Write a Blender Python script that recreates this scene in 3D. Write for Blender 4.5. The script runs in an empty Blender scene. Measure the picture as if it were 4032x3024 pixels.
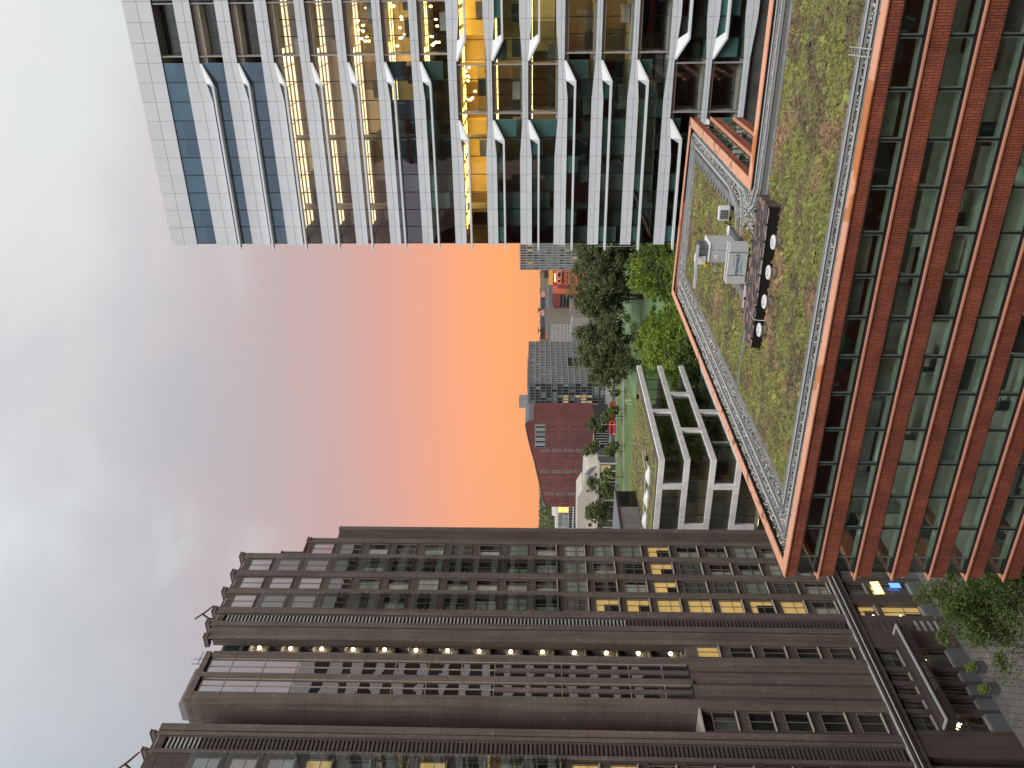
import bpy, bmesh, math, random
import numpy as np
from mathutils import Vector, Matrix

random.seed(7); rng = np.random.default_rng(11)
S = bpy.context.scene
COL = S.collection
R = math.radians
H = 44.8                       # camera height above the street

# ------------------------------------------------------------------ camera
YAW, PITCH, ROLL = R(27.27), R(1.84), R(.204)
Fv = Vector((-math.sin(YAW)*math.cos(PITCH), math.cos(YAW)*math.cos(PITCH), math.sin(PITCH)))
R0 = Vector((math.cos(YAW), math.sin(YAW), 0)); U0 = R0.cross(Fv)
Rv = math.cos(ROLL)*R0 + math.sin(ROLL)*U0; Uv = -math.sin(ROLL)*R0 + math.cos(ROLL)*U0
cd = bpy.data.cameras.new('camera'); cam = bpy.data.objects.new('camera', cd); COL.objects.link(cam)
cd.sensor_width = 36; cd.sensor_fit = 'HORIZONTAL'; cd.lens = 28.8; cd.clip_start = .1; cd.clip_end = 6000
m = Matrix.Identity(4)
for i, a in enumerate((-Uv, Rv, -Fv)):          # the phone was held upright, so the picture lies on its side
    for j in range(3): m[j][i] = a[j]
m[2][3] = H
cam.matrix_world = m; S.camera = cam

# ------------------------------------------------------------------ sky
def lin(r, g, b):
    f = lambda c: (c/255/12.92) if c/255 <= .04045 else ((c/255+.055)/1.055)**2.4
    return (f(r), f(g), f(b), 1)
W = bpy.data.worlds.new('World'); S.world = W; W.use_nodes = True
nt = W.node_tree; N = nt.nodes; L = nt.links; N.clear()
def nd(t, **k):
    n = N.new(t)
    for a, b in k.items(): setattr(n, a, b)
    return n
def mth(op, a, b=None, clamp=False):
    n = nd('ShaderNodeMath', operation=op, use_clamp=clamp)
    for i, v in enumerate((a, b)):
        if v is None: continue
        if isinstance(v, (int, float)): n.inputs[i].default_value = v
        else: L.new(v, n.inputs[i])
    return n.outputs[0]
def ramp(fac, stops):
    n = nd('ShaderNodeValToRGB'); e = n.color_ramp.elements
    while len(e) > 1: e.remove(e[0])
    e[0].position = stops[0][0]; e[0].color = lin(*stops[0][1])
    for p, c in stops[1:]:
        q = e.new(p); q.color = lin(*c)
    L.new(fac, n.inputs[0]); return n.outputs[0]
def mixc(f, a, b, t='MIX'):
    n = nd('ShaderNodeMix', data_type='RGBA', blend_type=t)
    for i, v in ((0, f), (6, a), (7, b)):
        if isinstance(v, (int, float)): n.inputs[i].default_value = v
        elif isinstance(v, tuple): n.inputs[i].default_value = v
        else: L.new(v, n.inputs[i])
    return n.outputs[2]
tc = nd('ShaderNodeTexCoord'); sp = nd('ShaderNodeSeparateXYZ'); L.new(tc.outputs['Generated'], sp.inputs[0])
zz = mth('MAXIMUM', sp.outputs[2], 0.0)
GL = R(14)                                            # the glow lies a little left of +Y
hx = mth('ADD', mth('MULTIPLY', sp.outputs[0], -math.sin(GL)), mth('MULTIPLY', sp.outputs[1], math.cos(GL)))
hl = mth('SQRT', mth('ADD', mth('ADD', mth('MULTIPLY', sp.outputs[0], sp.outputs[0]), mth('MULTIPLY', sp.outputs[1], sp.outputs[1])), 1e-5))
az = mth('DIVIDE', hx, hl)
mr = nd('ShaderNodeMapRange', interpolation_type='SMOOTHSTEP'); L.new(az, mr.inputs[0])
mr.inputs[1].default_value = .70; mr.inputs[2].default_value = .997
warm = ramp(zz, [(0, (255,170,112)), (.04, (255,172,112)), (.085, (255,171,122)), (.13, (243,169,138)), (.19, (224,170,156)), (.25, (207,174,169)),
                 (.33, (198,181,182)), (.41, (198,191,195)), (.5, (210,208,211)), (.58, (219,219,222)), (1, (236,238,242))])
cool = ramp(zz, [(0, (226,160,146)), (.1, (210,163,156)), (.2, (196,166,166)), (.3, (188,176,181)), (.42, (187,193,199)), (.56, (198,208,212)), (1, (236,238,242))])
base = mixc(mr.outputs[0], cool, warm)
hr = mth('DIVIDE', mth('ADD', mth('MULTIPLY', sp.outputs[0], math.sin(R(16))), mth('MULTIPLY', sp.outputs[1], math.cos(R(16)))), hl)
m2 = nd('ShaderNodeMapRange', interpolation_type='SMOOTHSTEP'); L.new(hr, m2.inputs[0]); m2.inputs[1].default_value = .66; m2.inputs[2].default_value = 1.0
m3 = nd('ShaderNodeMapRange', interpolation_type='SMOOTHSTEP'); L.new(zz, m3.inputs[0]); m3.inputs[1].default_value = .28; m3.inputs[2].default_value = .55
base = mixc(mth('MULTIPLY', m2.outputs[0], m3.outputs[0]), base, lin(240, 237, 237))
# soft broken cloud, laid out on a plane overhead
inv = mth('DIVIDE', 1.0, mth('ADD', zz, .22))
vs = nd('ShaderNodeVectorMath', operation='SCALE'); L.new(tc.outputs['Generated'], vs.inputs[0]); L.new(inv, vs.inputs['Scale'])
n1 = nd('ShaderNodeTexNoise'); n1.inputs['Scale'].default_value = 2.3; n1.inputs['Detail'].default_value = 5; n1.inputs['Roughness'].default_value = .5
n1.inputs['Distortion'].default_value = .15
L.new(vs.outputs[0], n1.inputs['Vector'])
c1 = nd('ShaderNodeMapRange', interpolation_type='SMOOTHSTEP'); L.new(n1.outputs['Fac'], c1.inputs[0]); c1.inputs[1].default_value = .46; c1.inputs[2].default_value = .66
hi = nd('ShaderNodeMapRange', interpolation_type='SMOOTHSTEP'); L.new(zz, hi.inputs[0]); hi.inputs[1].default_value = .22; hi.inputs[2].default_value = .52
cf = mth('MULTIPLY', mth('MULTIPLY', c1.outputs[0], hi.outputs[0]), .75)
lit = mixc(cf, base, lin(226, 234, 234))
c2 = nd('ShaderNodeMapRange', interpolation_type='SMOOTHSTEP'); L.new(n1.outputs['Fac'], c2.inputs[0]); c2.inputs[1].default_value = .5; c2.inputs[2].default_value = .3
df = mth('MULTIPLY', mth('MULTIPLY', c2.outputs[0], hi.outputs[0]), .42)
sky = mixc(df, lit, lin(172, 186, 195))
below = mth('LESS_THAN', sp.outputs[2], -.002)
sky = mixc(below, sky, (.10, .095, .085, 1))
b1 = nd('ShaderNodeBackground'); L.new(sky, b1.inputs[0]); b1.inputs[1].default_value = .545
ns = nd('ShaderNodeTexSky'); ns.sky_type = 'NISHITA'; ns.sun_disc = False; ns.sun_elevation = R(52); ns.sun_rotation = R(150); ns.air_density = 1; ns.dust_density = 2
b2 = nd('ShaderNodeBackground'); L.new(ns.outputs[0], b2.inputs[0]); b2.inputs[1].default_value = .002
ad = nd('ShaderNodeAddShader'); L.new(b1.outputs[0], ad.inputs[0]); L.new(b2.outputs[0], ad.inputs[1])
wo = nd('ShaderNodeOutputWorld'); L.new(ad.outputs[0], wo.inputs[0])

# ------------------------------------------------------------------ sun behind thin cloud
sl = bpy.data.lights.new('sun', 'SUN'); sl.energy = 1.5; sl.angle = R(40); sl.color = (1, .985, .97)
so = bpy.data.objects.new('sun', sl); COL.objects.link(so)
so.rotation_euler = Vector((-.36, .50, -.79)).to_track_quat('-Z', 'Y').to_euler()
S.view_settings.view_transform = 'Standard'; S.view_settings.look = 'None'
S.view_settings.exposure = 0.85; S.view_settings.gamma = 1
S.render.engine = 'CYCLES'
S.cycles.max_bounces = 6; S.cycles.transparent_max_bounces = 10; S.cycles.diffuse_bounces = 3; S.cycles.glossy_bounces = 3
S.cycles.sample_clamp_indirect = 4

# ------------------------------------------------------------------ materials
M = {}
def mat(name, col, rough=.65, noise=None, big=None, bump=None, metal=0, spec=.4, island=0, objr=0, emit=None, coat=0, alt=None, joint=None, streak=0):
    """noise/big=(scale, amount) colour variation; bump=(scale, strength, distance); alt=(colour, scale, lo, hi) second colour in patches"""
    mt = bpy.data.materials.new(name); mt.use_nodes = True; t = mt.node_tree; n = t.nodes; l = t.links
    b = n['Principled BSDF']; b.inputs['Roughness'].default_value = rough; b.inputs['Metallic'].default_value = metal
    b.inputs['Specular IOR Level'].default_value = spec; b.inputs['Coat Weight'].default_value = coat
    g = n.new('ShaderNodeNewGeometry'); pos = g.outputs['Position']
    c = n.new('ShaderNodeRGB'); c.outputs[0].default_value = (*col, 1); out = c.outputs[0]
    def noisef(scale, det=4):
        q = n.new('ShaderNodeTexNoise'); q.inputs['Scale'].default_value = scale; q.inputs['Detail'].default_value = det
        l.new(pos, q.inputs['Vector']); return q.outputs['Fac']
    def rng_(v, a, b_, c_, d, smooth=False):
        q = n.new('ShaderNodeMapRange'); l.new(v, q.inputs[0])
        if smooth: q.interpolation_type = 'SMOOTHSTEP'
        for i, x in enumerate((a, b_, c_, d)): q.inputs[i+1].default_value = x
        return q.outputs[0]
    def scale(o, f):
        q = n.new('ShaderNodeVectorMath'); q.operation = 'SCALE'; l.new(o, q.inputs[0]); l.new(f, q.inputs['Scale']); return q.outputs[0]
    if alt:
        q = n.new('ShaderNodeMix'); q.data_type = 'RGBA'
        l.new(rng_(noisef(alt[1], 6), alt[2], alt[3], 0, 1, True), q.inputs[0]); l.new(out, q.inputs[6]); q.inputs[7].default_value = (*alt[0], 1); out = q.outputs[2]
    for p in (noise, big):
        if p: out = scale(out, rng_(noisef(p[0]), .25, .75, 1-p[1], 1+p[1]))
    if island: out = scale(out, rng_(g.outputs['Random Per Island'], 0, 1, 1-island, 1+island))
    if objr:
        oi = n.new('ShaderNodeObjectInfo'); out = scale(out, rng_(oi.outputs['Random'], 0, 1, 1-objr, 1+objr))
    if streak:                                            # rain-washed vertical streaks
        mq = n.new('ShaderNodeVectorMath'); mq.operation = 'MULTIPLY'; l.new(pos, mq.inputs[0]); mq.inputs[1].default_value = (2.6,2.6,.10)
        q = n.new('ShaderNodeTexNoise'); q.inputs['Scale'].default_value = 1; q.inputs['Detail'].default_value = 6; l.new(mq.outputs[0], q.inputs['Vector'])
        out = scale(out, rng_(q.outputs['Fac'], .3, .7, 1-streak, 1+streak))
    if joint:                                             # thin dark joints every joint[0] metres of height
        sx = n.new('ShaderNodeSeparateXYZ'); l.new(pos, sx.inputs[0])
        dv = n.new('ShaderNodeMath'); dv.operation = 'DIVIDE'; l.new(sx.outputs[2], dv.inputs[0]); dv.inputs[1].default_value = joint[0]
        fr = n.new('ShaderNodeMath'); fr.operation = 'FRACT'; l.new(dv.outputs[0], fr.inputs[0])
        lt = n.new('ShaderNodeMath'); lt.operation = 'GREATER_THAN'; l.new(fr.outputs[0], lt.inputs[0]); lt.inputs[1].default_value = joint[1]/joint[0]
        out = scale(out, rng_(lt.outputs[0], 0, 1, .45, 1))
    l.new(out, b.inputs['Base Color'])
    if bump:
        q = n.new('ShaderNodeBump'); q.inputs['Strength'].default_value = bump[1]; q.inputs['Distance'].default_value = bump[2]
        l.new(noisef(bump[0], 5), q.inputs['Height']); l.new(q.outputs[0], b.inputs['Normal'])
    if emit:
        b.inputs['Emission Color'].default_value = (*emit[:3], 1); b.inputs['Emission Strength'].default_value = emit[3]
    M[name] = mt; return mt
def glass(name, tint=(.5,.58,.55), f0=.12, refl=(1,1,1), wob=.02, wscale=.35, rough=0.0):
    mt = bpy.data.materials.new(name); mt.use_nodes = True; t = mt.node_tree; n = t.nodes; l = t.links; n.clear()
    o = n.new('ShaderNodeOutputMaterial'); mx = n.new('ShaderNodeMixShader'); tr = n.new('ShaderNodeBsdfTransparent'); gl = n.new('ShaderNodeBsdfGlossy')
    tr.inputs[0].default_value = (*[c**.5 for c in tint], 1); gl.inputs[0].default_value = (*refl, 1); gl.inputs['Roughness'].default_value = rough
    lw = n.new('ShaderNodeLayerWeight'); lw.inputs[0].default_value = .5; pw = n.new('ShaderNodeMath'); pw.operation = 'POWER'; pw.inputs[1].default_value = 4.2; l.new(lw.outputs['Facing'], pw.inputs[0])
    mp = n.new('ShaderNodeMapRange'); l.new(pw.outputs[0], mp.inputs[0]); mp.inputs[1].default_value = .0; mp.inputs[2].default_value = 1; mp.inputs[3].default_value = f0; mp.inputs[4].default_value = 1
    l.new(mp.outputs[0], mx.inputs[0]); l.new(tr.outputs[0], mx.inputs[1]); l.new(gl.outputs[0], mx.inputs[2]); l.new(mx.outputs[0], o.inputs[0])
    if wob:
        g = n.new('ShaderNodeNewGeometry'); q = n.new('ShaderNodeTexNoise'); q.inputs['Scale'].default_value = wscale; q.inputs['Detail'].default_value = 1; l.new(g.outputs['Position'], q.inputs['Vector'])
        bp = n.new('ShaderNodeBump'); bp.inputs['Strength'].default_value = 1; bp.inputs['Distance'].default_value = wob; l.new(q.outputs['Fac'], bp.inputs['Height']); l.new(bp.outputs[0], gl.inputs['Normal'])
    M[name] = mt; return mt

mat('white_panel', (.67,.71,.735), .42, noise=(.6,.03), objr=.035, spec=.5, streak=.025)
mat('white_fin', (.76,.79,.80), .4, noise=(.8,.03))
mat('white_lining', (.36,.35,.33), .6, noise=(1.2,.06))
mat('joint_dark', (.07,.07,.07), .7)
mat('frame_dark', (.018,.02,.024), .4)
mat('slab', (.42,.40,.36), .8, noise=(.5,.12))
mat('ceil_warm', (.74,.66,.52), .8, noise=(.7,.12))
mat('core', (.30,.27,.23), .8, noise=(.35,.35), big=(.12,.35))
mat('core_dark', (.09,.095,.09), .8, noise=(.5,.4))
mat('lamp_warm', (1,.8,.5), .5, emit=(1,.66,.24,4))
mat('lamp_gold', (1,.8,.4), .5, emit=(1,.64,.16,5.5))
mat('lamp_peach', (1,.8,.6), .5, emit=(1,.76,.50,1.15))
mat('ceil_gold', (.72,.56,.26), .8, noise=(.7,.1))
mat('blind_teal', (.30,.42,.43), .8, noise=(.8,.1), objr=.2)
mat('blind_grey', (.17,.21,.20), .8, noise=(.8,.15), objr=.3)
mat('bulb_warm', (1,.8,.5), .5, emit=(1,.62,.26,7))
mat('bulb_white', (1,.9,.7), .5, emit=(1,.80,.48,13))
mat('strip_fill', (1,1,1), .5, emit=(.95,1,.92,5))
mat('strip_white', (1,1,1), .5, emit=(.9,.95,1,5))
glass('glass_blue', (.40,.52,.56), .24, (.58,.78,.93), .010, .45)
glass('glass_teal', (.50,.64,.60), .055, (.80,1,.97), .010, .5)
glass('glass_clear', (.72,.76,.72), .07, (1,1,1), .008, .6)
glass('glass_green', (.66,.74,.66), .06, (.9,1,.94), .022, .7)
glass('glass_bronze', (.84,.84,.80), .06, (1,.98,.97), .008, .6)
glass('glass_bay', (.30,.30,.30), .55, (1,.98,.97), .012, .6)
glass('glass_screen', (.74,.79,.76), .05, (.95,1,.97), .004, .6)
glass('glass_smoke', (.46,.50,.47), .06, (.95,1,.98), .008, .7)
mat('brown_stone', (.105,.079,.067), .72, noise=(9,.28), big=(.25,.18), bump=(14,.35,.02), joint=(1.74,.03), streak=.22)
mat('brown_pale', (.148,.113,.096), .72, noise=(9,.26), big=(.3,.18), bump=(14,.35,.02), joint=(1.74,.03), alt=((.22,.185,.165), 1.6, .60, .74), streak=.22)
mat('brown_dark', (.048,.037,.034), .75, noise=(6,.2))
mat('grout_grey', (.20,.19,.175), .75, noise=(5,.15))
mat('bronze_frame', (.17,.145,.11), .45, noise=(3,.08))
mat('mullion_tan', (.36,.31,.24), .45)
mat('louvre_pale', (.40,.41,.39), .5, noise=(2,.08), objr=.08)
mat('louvre_dark', (.10,.085,.078), .65, noise=(3,.12), objr=.1)
mat('stone_sill', (.42,.39,.33), .7, noise=(4,.1))
mat('curtain_white', (.66,.68,.66), .9, noise=(1.6,.14), objr=.15)
mat('curtain_green', (.42,.50,.44), .9, noise=(1.4,.2), objr=.2)
mat('curtain_dark', (.03,.03,.032), .9, noise=(1.5,.5), objr=.4)
mat('curtain_mid', (.21,.22,.21), .9, noise=(1.3,.4), objr=.3)
mat('room_lit', (.6,.45,.2), .9, noise=(1.2,.25), objr=.2, emit=(1,.66,.22,.30))
mat('concrete', (.30,.295,.28), .85, noise=(3,.12), big=(.3,.12), bump=(20,.2,.01))
mat('steel', (.46,.47,.47), .5, noise=(4,.12), metal=.25)
mat('steel_dark', (.13,.135,.14), .5, noise=(4,.15), metal=.3)
mat('rubber_black', (.010,.009,.009), .7)
mat('coping', (.74,.36,.225), .6, noise=(5,.07), big=(.35,.10), alt=((.55,.19,.065), .45, .575, .62))
mat('coping_stained', (.70,.36,.24), .65, noise=(5,.10), alt=((.26,.13,.075), 1.5, .53, .66))
mat('sill_red', (.72,.33,.21), .6, noise=(4,.08))
mat('window_green', (.16,.215,.165), .5, noise=(2,.08))
mat('gravel', (.36,.34,.30), .85, island=.95)
mat('gravel_bed', (.10,.095,.085), .95, noise=(20,.5), bump=(30,.8,.03))
mat('paver', (.185,.185,.182), .85, noise=(12,.15), big=(1.1,.15), objr=.14, bump=(30,.25,.006))
mat('stone_white', (.83,.81,.77), .7, streak=.08, noise=(2.5,.08), big=(.4,.08), objr=.07, bump=(12,.1,.01))
mat('membrane', (.022,.022,.024), .8, noise=(2,.3))
mat('panel_grey', (.22,.215,.205), .6, noise=(1,.08), objr=.08)
mat('paint_white', (.76,.76,.74), .5, noise=(3,.04))
mat('paint_grey', (.52,.545,.55), .45, noise=(3,.05), big=(.8,.05))
mat('bark', (.085,.07,.055), .9, noise=(6,.3), bump=(10,.6,.05))
mat('asphalt', (.055,.056,.058), .9, noise=(2,.15), big=(.05,.2), bump=(40,.3,.01))
mat('ground', (.115,.115,.105), .95, noise=(.05,.25), big=(.01,.3))
mat('pavement', (.20,.195,.185), .9, noise=(.4,.15), big=(.05,.12))
mat('field', (.115,.19,.085), .9, noise=(.4,.10), big=(.03,.08))
mat('grass', (.10,.15,.045), .95, noise=(.3,.3), big=(.05,.25))
mat('line_white', (.68,.72,.68), .8)
mat('red_paint', (.58,.035,.04), .35, coat=.3)
mat('black_glass', (.012,.013,.015), .12, spec=.6)
mat('far_red', (.165,.058,.052), .8, noise=(.25,.22), big=(.05,.15))
mat('far_grey', (.29,.29,.29), .75, noise=(.2,.08))
mat('far_slate', (.145,.155,.17), .75, noise=(.2,.08))
mat('far_beige', (.33,.31,.265), .8, noise=(.3,.08), objr=.05)
mat('far_taupe', (.235,.215,.175), .8, noise=(.2,.06))
mat('far_orange', (.60,.155,.075), .8, noise=(.2,.06))
mat('far_yellow', (.85,.38,.07), .7, noise=(.2,.05))
mat('far_maroon', (.235,.060,.048), .8, noise=(.2,.08))
mat('far_navy', (.055,.075,.115), .7, noise=(.12,.35))
mat('far_pink', (.62,.30,.28), .8, noise=(.2,.08))
mat('far_concrete', (.46,.435,.365), .85, noise=(.3,.07), big=(.05,.08))
mat('far_white', (.62,.62,.60), .7)
mat('far_glass', (.030,.036,.036), .35, spec=.4, objr=.5)
mat('far_glass_warm', (.12,.10,.055), .3, objr=.4, emit=(1,.75,.28,.22))
mat('far_glass_pale', (.21,.245,.235), .25, spec=.6, objr=.35)

def brickmat(name, c1, c2, mortar, along, bw, rh, ms=.008):
    """bricks standing on end: length runs up the wall; along = world axis index that runs along the wall"""
    mt = bpy.data.materials.new(name); mt.use_nodes = True; t = mt.node_tree; n = t.nodes; l = t.links; b = n['Principled BSDF']
    b.inputs['Roughness'].default_value = .8
    g = n.new('ShaderNodeNewGeometry'); s = n.new('ShaderNodeSeparateXYZ'); l.new(g.outputs['Position'], s.inputs[0])
    cx = n.new('ShaderNodeCombineXYZ'); l.new(s.outputs[2], cx.inputs[0]); l.new(s.outputs[along], cx.inputs[1])
    br = n.new('ShaderNodeTexBrick'); l.new(cx.outputs[0], br.inputs['Vector'])
    for k, v in (('Color1', (*c1,1)), ('Color2', (*c2,1)), ('Mortar', (*mortar,1)), ('Scale', 1), ('Mortar Size', ms), ('Brick Width', bw), ('Row Height', rh), ('Bias', 0.0)):
        br.inputs[k].default_value = v
    nz = n.new('ShaderNodeTexNoise'); nz.inputs['Scale'].default_value = .8; nz.inputs['Detail'].default_value = 8; l.new(g.outputs['Position'], nz.inputs['Vector'])
    mp = n.new('ShaderNodeMapRange'); l.new(nz.outputs[0], mp.inputs[0]); mp.inputs[1].default_value=.25; mp.inputs[2].default_value=.75; mp.inputs[3].default_value=.66; mp.inputs[4].default_value=1.28
    sc = n.new('ShaderNodeVectorMath'); sc.operation = 'SCALE'; l.new(br.outputs['Color'], sc.inputs[0]); l.new(mp.outputs[0], sc.inputs['Scale'])
    l.new(sc.outputs[0], b.inputs['Base Color'])
    bp = n.new('ShaderNodeBump'); bp.invert = True; bp.inputs['Strength'].default_value = 1; bp.inputs['Distance'].default_value = .025
    l.new(br.outputs['Fac'], bp.inputs['Height']); l.new(bp.outputs[0], b.inputs['Normal'])
    M[name] = mt
brickmat('brick_x', (.44,.130,.066), (.33,.090,.050), (.13,.038,.026), 0, .42, .11, .012)
brickmat('brick_y', (.44,.130,.066), (.33,.090,.050), (.13,.038,.026), 1, .42, .11, .012)

def sedummat(name):
    mt = bpy.data.materials.new(name); mt.use_nodes = True; t = mt.node_tree; n = t.nodes; l = t.links; b = n['Principled BSDF']; b.inputs['Roughness'].default_value = .9
    g = n.new('ShaderNodeNewGeometry')
    def nz(s, d=4, off=0):
        q = n.new('ShaderNodeTexNoise'); q.inputs['Scale'].default_value = s; q.inputs['Detail'].default_value = d
        a = n.new('ShaderNodeVectorMath'); a.operation='ADD'; a.inputs[1].default_value=(off,off*2,0); l.new(g.outputs['Position'], a.inputs[0]); l.new(a.outputs[0], q.inputs['Vector']); return q.outputs[0]
    def mx(f, a, c, lo, hi):
        p = n.new('ShaderNodeMapRange'); p.interpolation_type='SMOOTHSTEP'; l.new(f, p.inputs[0]); p.inputs[1].default_value=lo; p.inputs[2].default_value=hi
        q = n.new('ShaderNodeMix'); q.data_type='RGBA'; l.new(p.outputs[0], q.inputs[0])
        if isinstance(a, tuple): q.inputs[6].default_value=(*a,1)
        else: l.new(a, q.inputs[6])
        q.inputs[7].default_value=(*c,1); return q.outputs[2]
    o = mx(nz(.55,5), (.165,.165,.042), (.120,.092,.046), .42, .60)
    o = mx(nz(.28,5,31), o, (.26,.15,.085), .53, .70)
    o = mx(nz(1.6,4,77), o, (.25,.29,.06), .56, .74)
    o = mx(nz(2.4,3,55), o, (.33,.27,.17), .64, .80)
    ri = n.new('ShaderNodeMapRange'); l.new(g.outputs['Random Per Island'], ri.inputs[0]); ri.inputs[3].default_value=.45; ri.inputs[4].default_value=1.55
    sc = n.new('ShaderNodeVectorMath'); sc.operation='SCALE'; l.new(o, sc.inputs[0]); l.new(ri.outputs[0], sc.inputs['Scale'])
    l.new(sc.outputs[0], b.inputs['Base Color']); M[name] = mt
sedummat('sedum')
def leafmat(name, c, dark):
    mt = bpy.data.materials.new(name); mt.use_nodes = True; t = mt.node_tree; n = t.nodes; l = t.links; n.clear()
    o = n.new('ShaderNodeOutputMaterial'); g = n.new('ShaderNodeNewGeometry')
    mx = n.new('ShaderNodeMix'); mx.data_type='RGBA'; l.new(g.outputs['Random Per Island'], mx.inputs[0]); mx.inputs[6].default_value=(*c,1); mx.inputs[7].default_value=(*dark,1)
    d = n.new('ShaderNodeBsdfDiffuse'); tl = n.new('ShaderNodeBsdfTranslucent'); ms = n.new('ShaderNodeMixShader'); ms.inputs[0].default_value=.28
    l.new(mx.outputs[2], d.inputs[0]); l.new(mx.outputs[2], tl.inputs[0]); l.new(d.outputs[0], ms.inputs[1]); l.new(tl.outputs[0], ms.inputs[2]); l.new(ms.outputs[0], o.inputs[0]); M[name]=mt
leafmat('leaf_dark', (.215,.245,.115), (.085,.105,.05))
leafmat('leaf_bright', (.34,.44,.080), (.14,.21,.045))
leafmat('leaf_mid', (.20,.26,.088), (.085,.12,.042))

# ------------------------------------------------------------------ helpers
WL = {}                                   # world position of parents
def prop(o, **k):
    for a, b in k.items():
        if b is not None: o[a] = b
    return o
def thing(name, label, cat, loc=(0,0,0), group=None):
    o = bpy.data.objects.new(name, None); COL.objects.link(o); o.location = loc; o.empty_display_size = .5
    WL[o.name] = Vector(loc); return prop(o, label=label, category=cat, group=group)
def link(name, me, parent=None, loc=(0,0,0), rz=0, scale=None):
    o = bpy.data.objects.new(name, me); COL.objects.link(o); lw = Vector(loc)
    if parent is not None:
        o.parent = parent; o.location = lw - WL[parent.name]
    else: o.location = lw
    if rz: o.rotation_euler = (0,0,rz)
    if scale: o.scale = scale
    WL[o.name] = lw; return o
UC = {}
CV = [(-.5,-.5,-.5),(.5,-.5,-.5),(.5,.5,-.5),(-.5,.5,-.5),(-.5,-.5,.5),(.5,-.5,.5),(.5,.5,.5),(-.5,.5,.5)]
CF = [(0,3,2,1),(4,5,6,7),(0,1,5,4),(1,2,6,5),(2,3,7,6),(3,0,4,7)]
def cube(m):
    if m not in UC:
        me = bpy.data.meshes.new('block_'+m); me.from_pydata(CV, [], CF); me.materials.append(M[m]); UC[m] = me
    return UC[m]
def piece(name, parent, m, x0, x1, y0, y1, z0, z1, rz=0):
    """a plain block given by its extents (world axes); alike blocks share one mesh"""
    return link(name, cube(m), parent, ((x0+x1)/2, (y0+y1)/2, (z0+z1)/2), rz, (abs(x1-x0), abs(y1-y0), abs(z1-z0)))
class MB:
    def __init__(s): s.v = []; s.f = []
    def box(s, x0, x1, y0, y1, z0, z1):
        b = len(s.v)
        s.v += [((x0+x1)/2+cx*(x1-x0), (y0+y1)/2+cy*(y1-y0), (z0+z1)/2+cz*(z1-z0)) for cx,cy,cz in CV]
        s.f += [tuple(b+i for i in f) for f in CF]; return s
    def quad(s, *p):
        b = len(s.v); s.v += [tuple(q) for q in p]; s.f.append(tuple(range(b, b+len(p)))); return s
    def prism(s, poly, d):
        """closed polygon (list of 3D points) pushed along vector d"""
        b = len(s.v); n = len(poly); s.v += [tuple(p) for p in poly] + [tuple(Vector(p)+Vector(d)) for p in poly]
        s.f.append(tuple(range(b, b+n))[::-1]); s.f.append(tuple(range(b+n, b+2*n)))
        s.f += [(b+i, b+(i+1)%n, b+n+(i+1)%n, b+n+i) for i in range(n)]; return s
    def tube(s, pts, rad, seg=6):
        pts = [Vector(p) for p in pts]; rad = rad if isinstance(rad, (list, tuple)) else [rad]*len(pts); b = len(s.v)
        for i, p in enumerate(pts):
            t = (pts[min(i+1, len(pts)-1)] - pts[max(i-1, 0)]).normalized()
            a = t.orthogonal().normalized() if abs(t.z) > .9 else t.cross(Vector((0,0,1))).normalized(); c = t.cross(a)
            for k in range(seg):
                w = 2*math.pi*(k+.5)/seg; s.v.append(tuple(p + rad[i]*(a*math.cos(w)+c*math.sin(w))))
        for i in range(len(pts)-1):
            for k in range(seg):
                s.f.append((b+i*seg+k, b+i*seg+(k+1)%seg, b+(i+1)*seg+(k+1)%seg, b+(i+1)*seg+k))
        s.f.append(tuple(b+k for k in range(seg))[::-1]); e = b+(len(pts)-1)*seg; s.f.append(tuple(e+k for k in range(seg))); return s
    def lathe(s, c, prof, seg=20):
        b = len(s.v)
        for r, z in prof:
            for k in range(seg):
                w = 2*math.pi*k/seg; s.v.append((c[0]+r*math.cos(w), c[1]+r*math.sin(w), c[2]+z))
        for i in range(len(prof)-1):
            for k in range(seg): s.f.append((b+i*seg+k, b+i*seg+(k+1)%seg, b+(i+1)*seg+(k+1)%seg, b+(i+1)*seg+k))
        s.f.append(tuple(b+k for k in range(seg))[::-1]); e = b+(len(prof)-1)*seg; s.f.append(tuple(e+k for k in range(seg))); return s
    def mesh(s, name, m, smooth=False):
        me = bpy.data.meshes.new(name); me.from_pydata(s.v, [], s.f); me.materials.append(M[m])
        if smooth: me.polygons.foreach_set('use_smooth', [True]*len(me.polygons))
        me.update(); return me
    def build(s, name, m, parent=None, smooth=False, **k):
        """vertices are in world coordinates"""
        off = WL[parent.name] if parent is not None else Vector((0,0,0))
        s.v = [tuple(Vector(p)-off) for p in s.v]
        o = bpy.data.objects.new(name, s.mesh(name, m, smooth)); COL.objects.link(o)
        if parent is not None: o.parent = parent
        WL[o.name] = off.copy(); return prop(o, **k)
def one(name, label, cat, mb, m, base, group=None, smooth=False):
    """a thing that is a single mesh, origin at its base"""
    mb.v = [tuple(Vector(p)-Vector(base)) for p in mb.v]
    o = bpy.data.objects.new(name, mb.mesh(name, m, smooth)); COL.objects.link(o); o.location = base; WL[o.name] = Vector(base)
    return prop(o, label=label, category=cat, group=group)
def text_mesh(txt, size, m, depth=.01, bold=0):
    cu = bpy.data.curves.new('lettering', 'FONT'); cu.body = txt; cu.size = size; cu.extrude = depth; cu.offset = bold
    o = bpy.data.objects.new('lettering_tmp', cu); COL.objects.link(o)
    me = bpy.data.meshes.new_from_object(o.evaluated_get(bpy.context.evaluated_depsgraph_get()))
    bpy.data.objects.remove(o); bpy.data.curves.remove(cu); me.materials.clear(); me.materials.append(M[m]); return me
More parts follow.
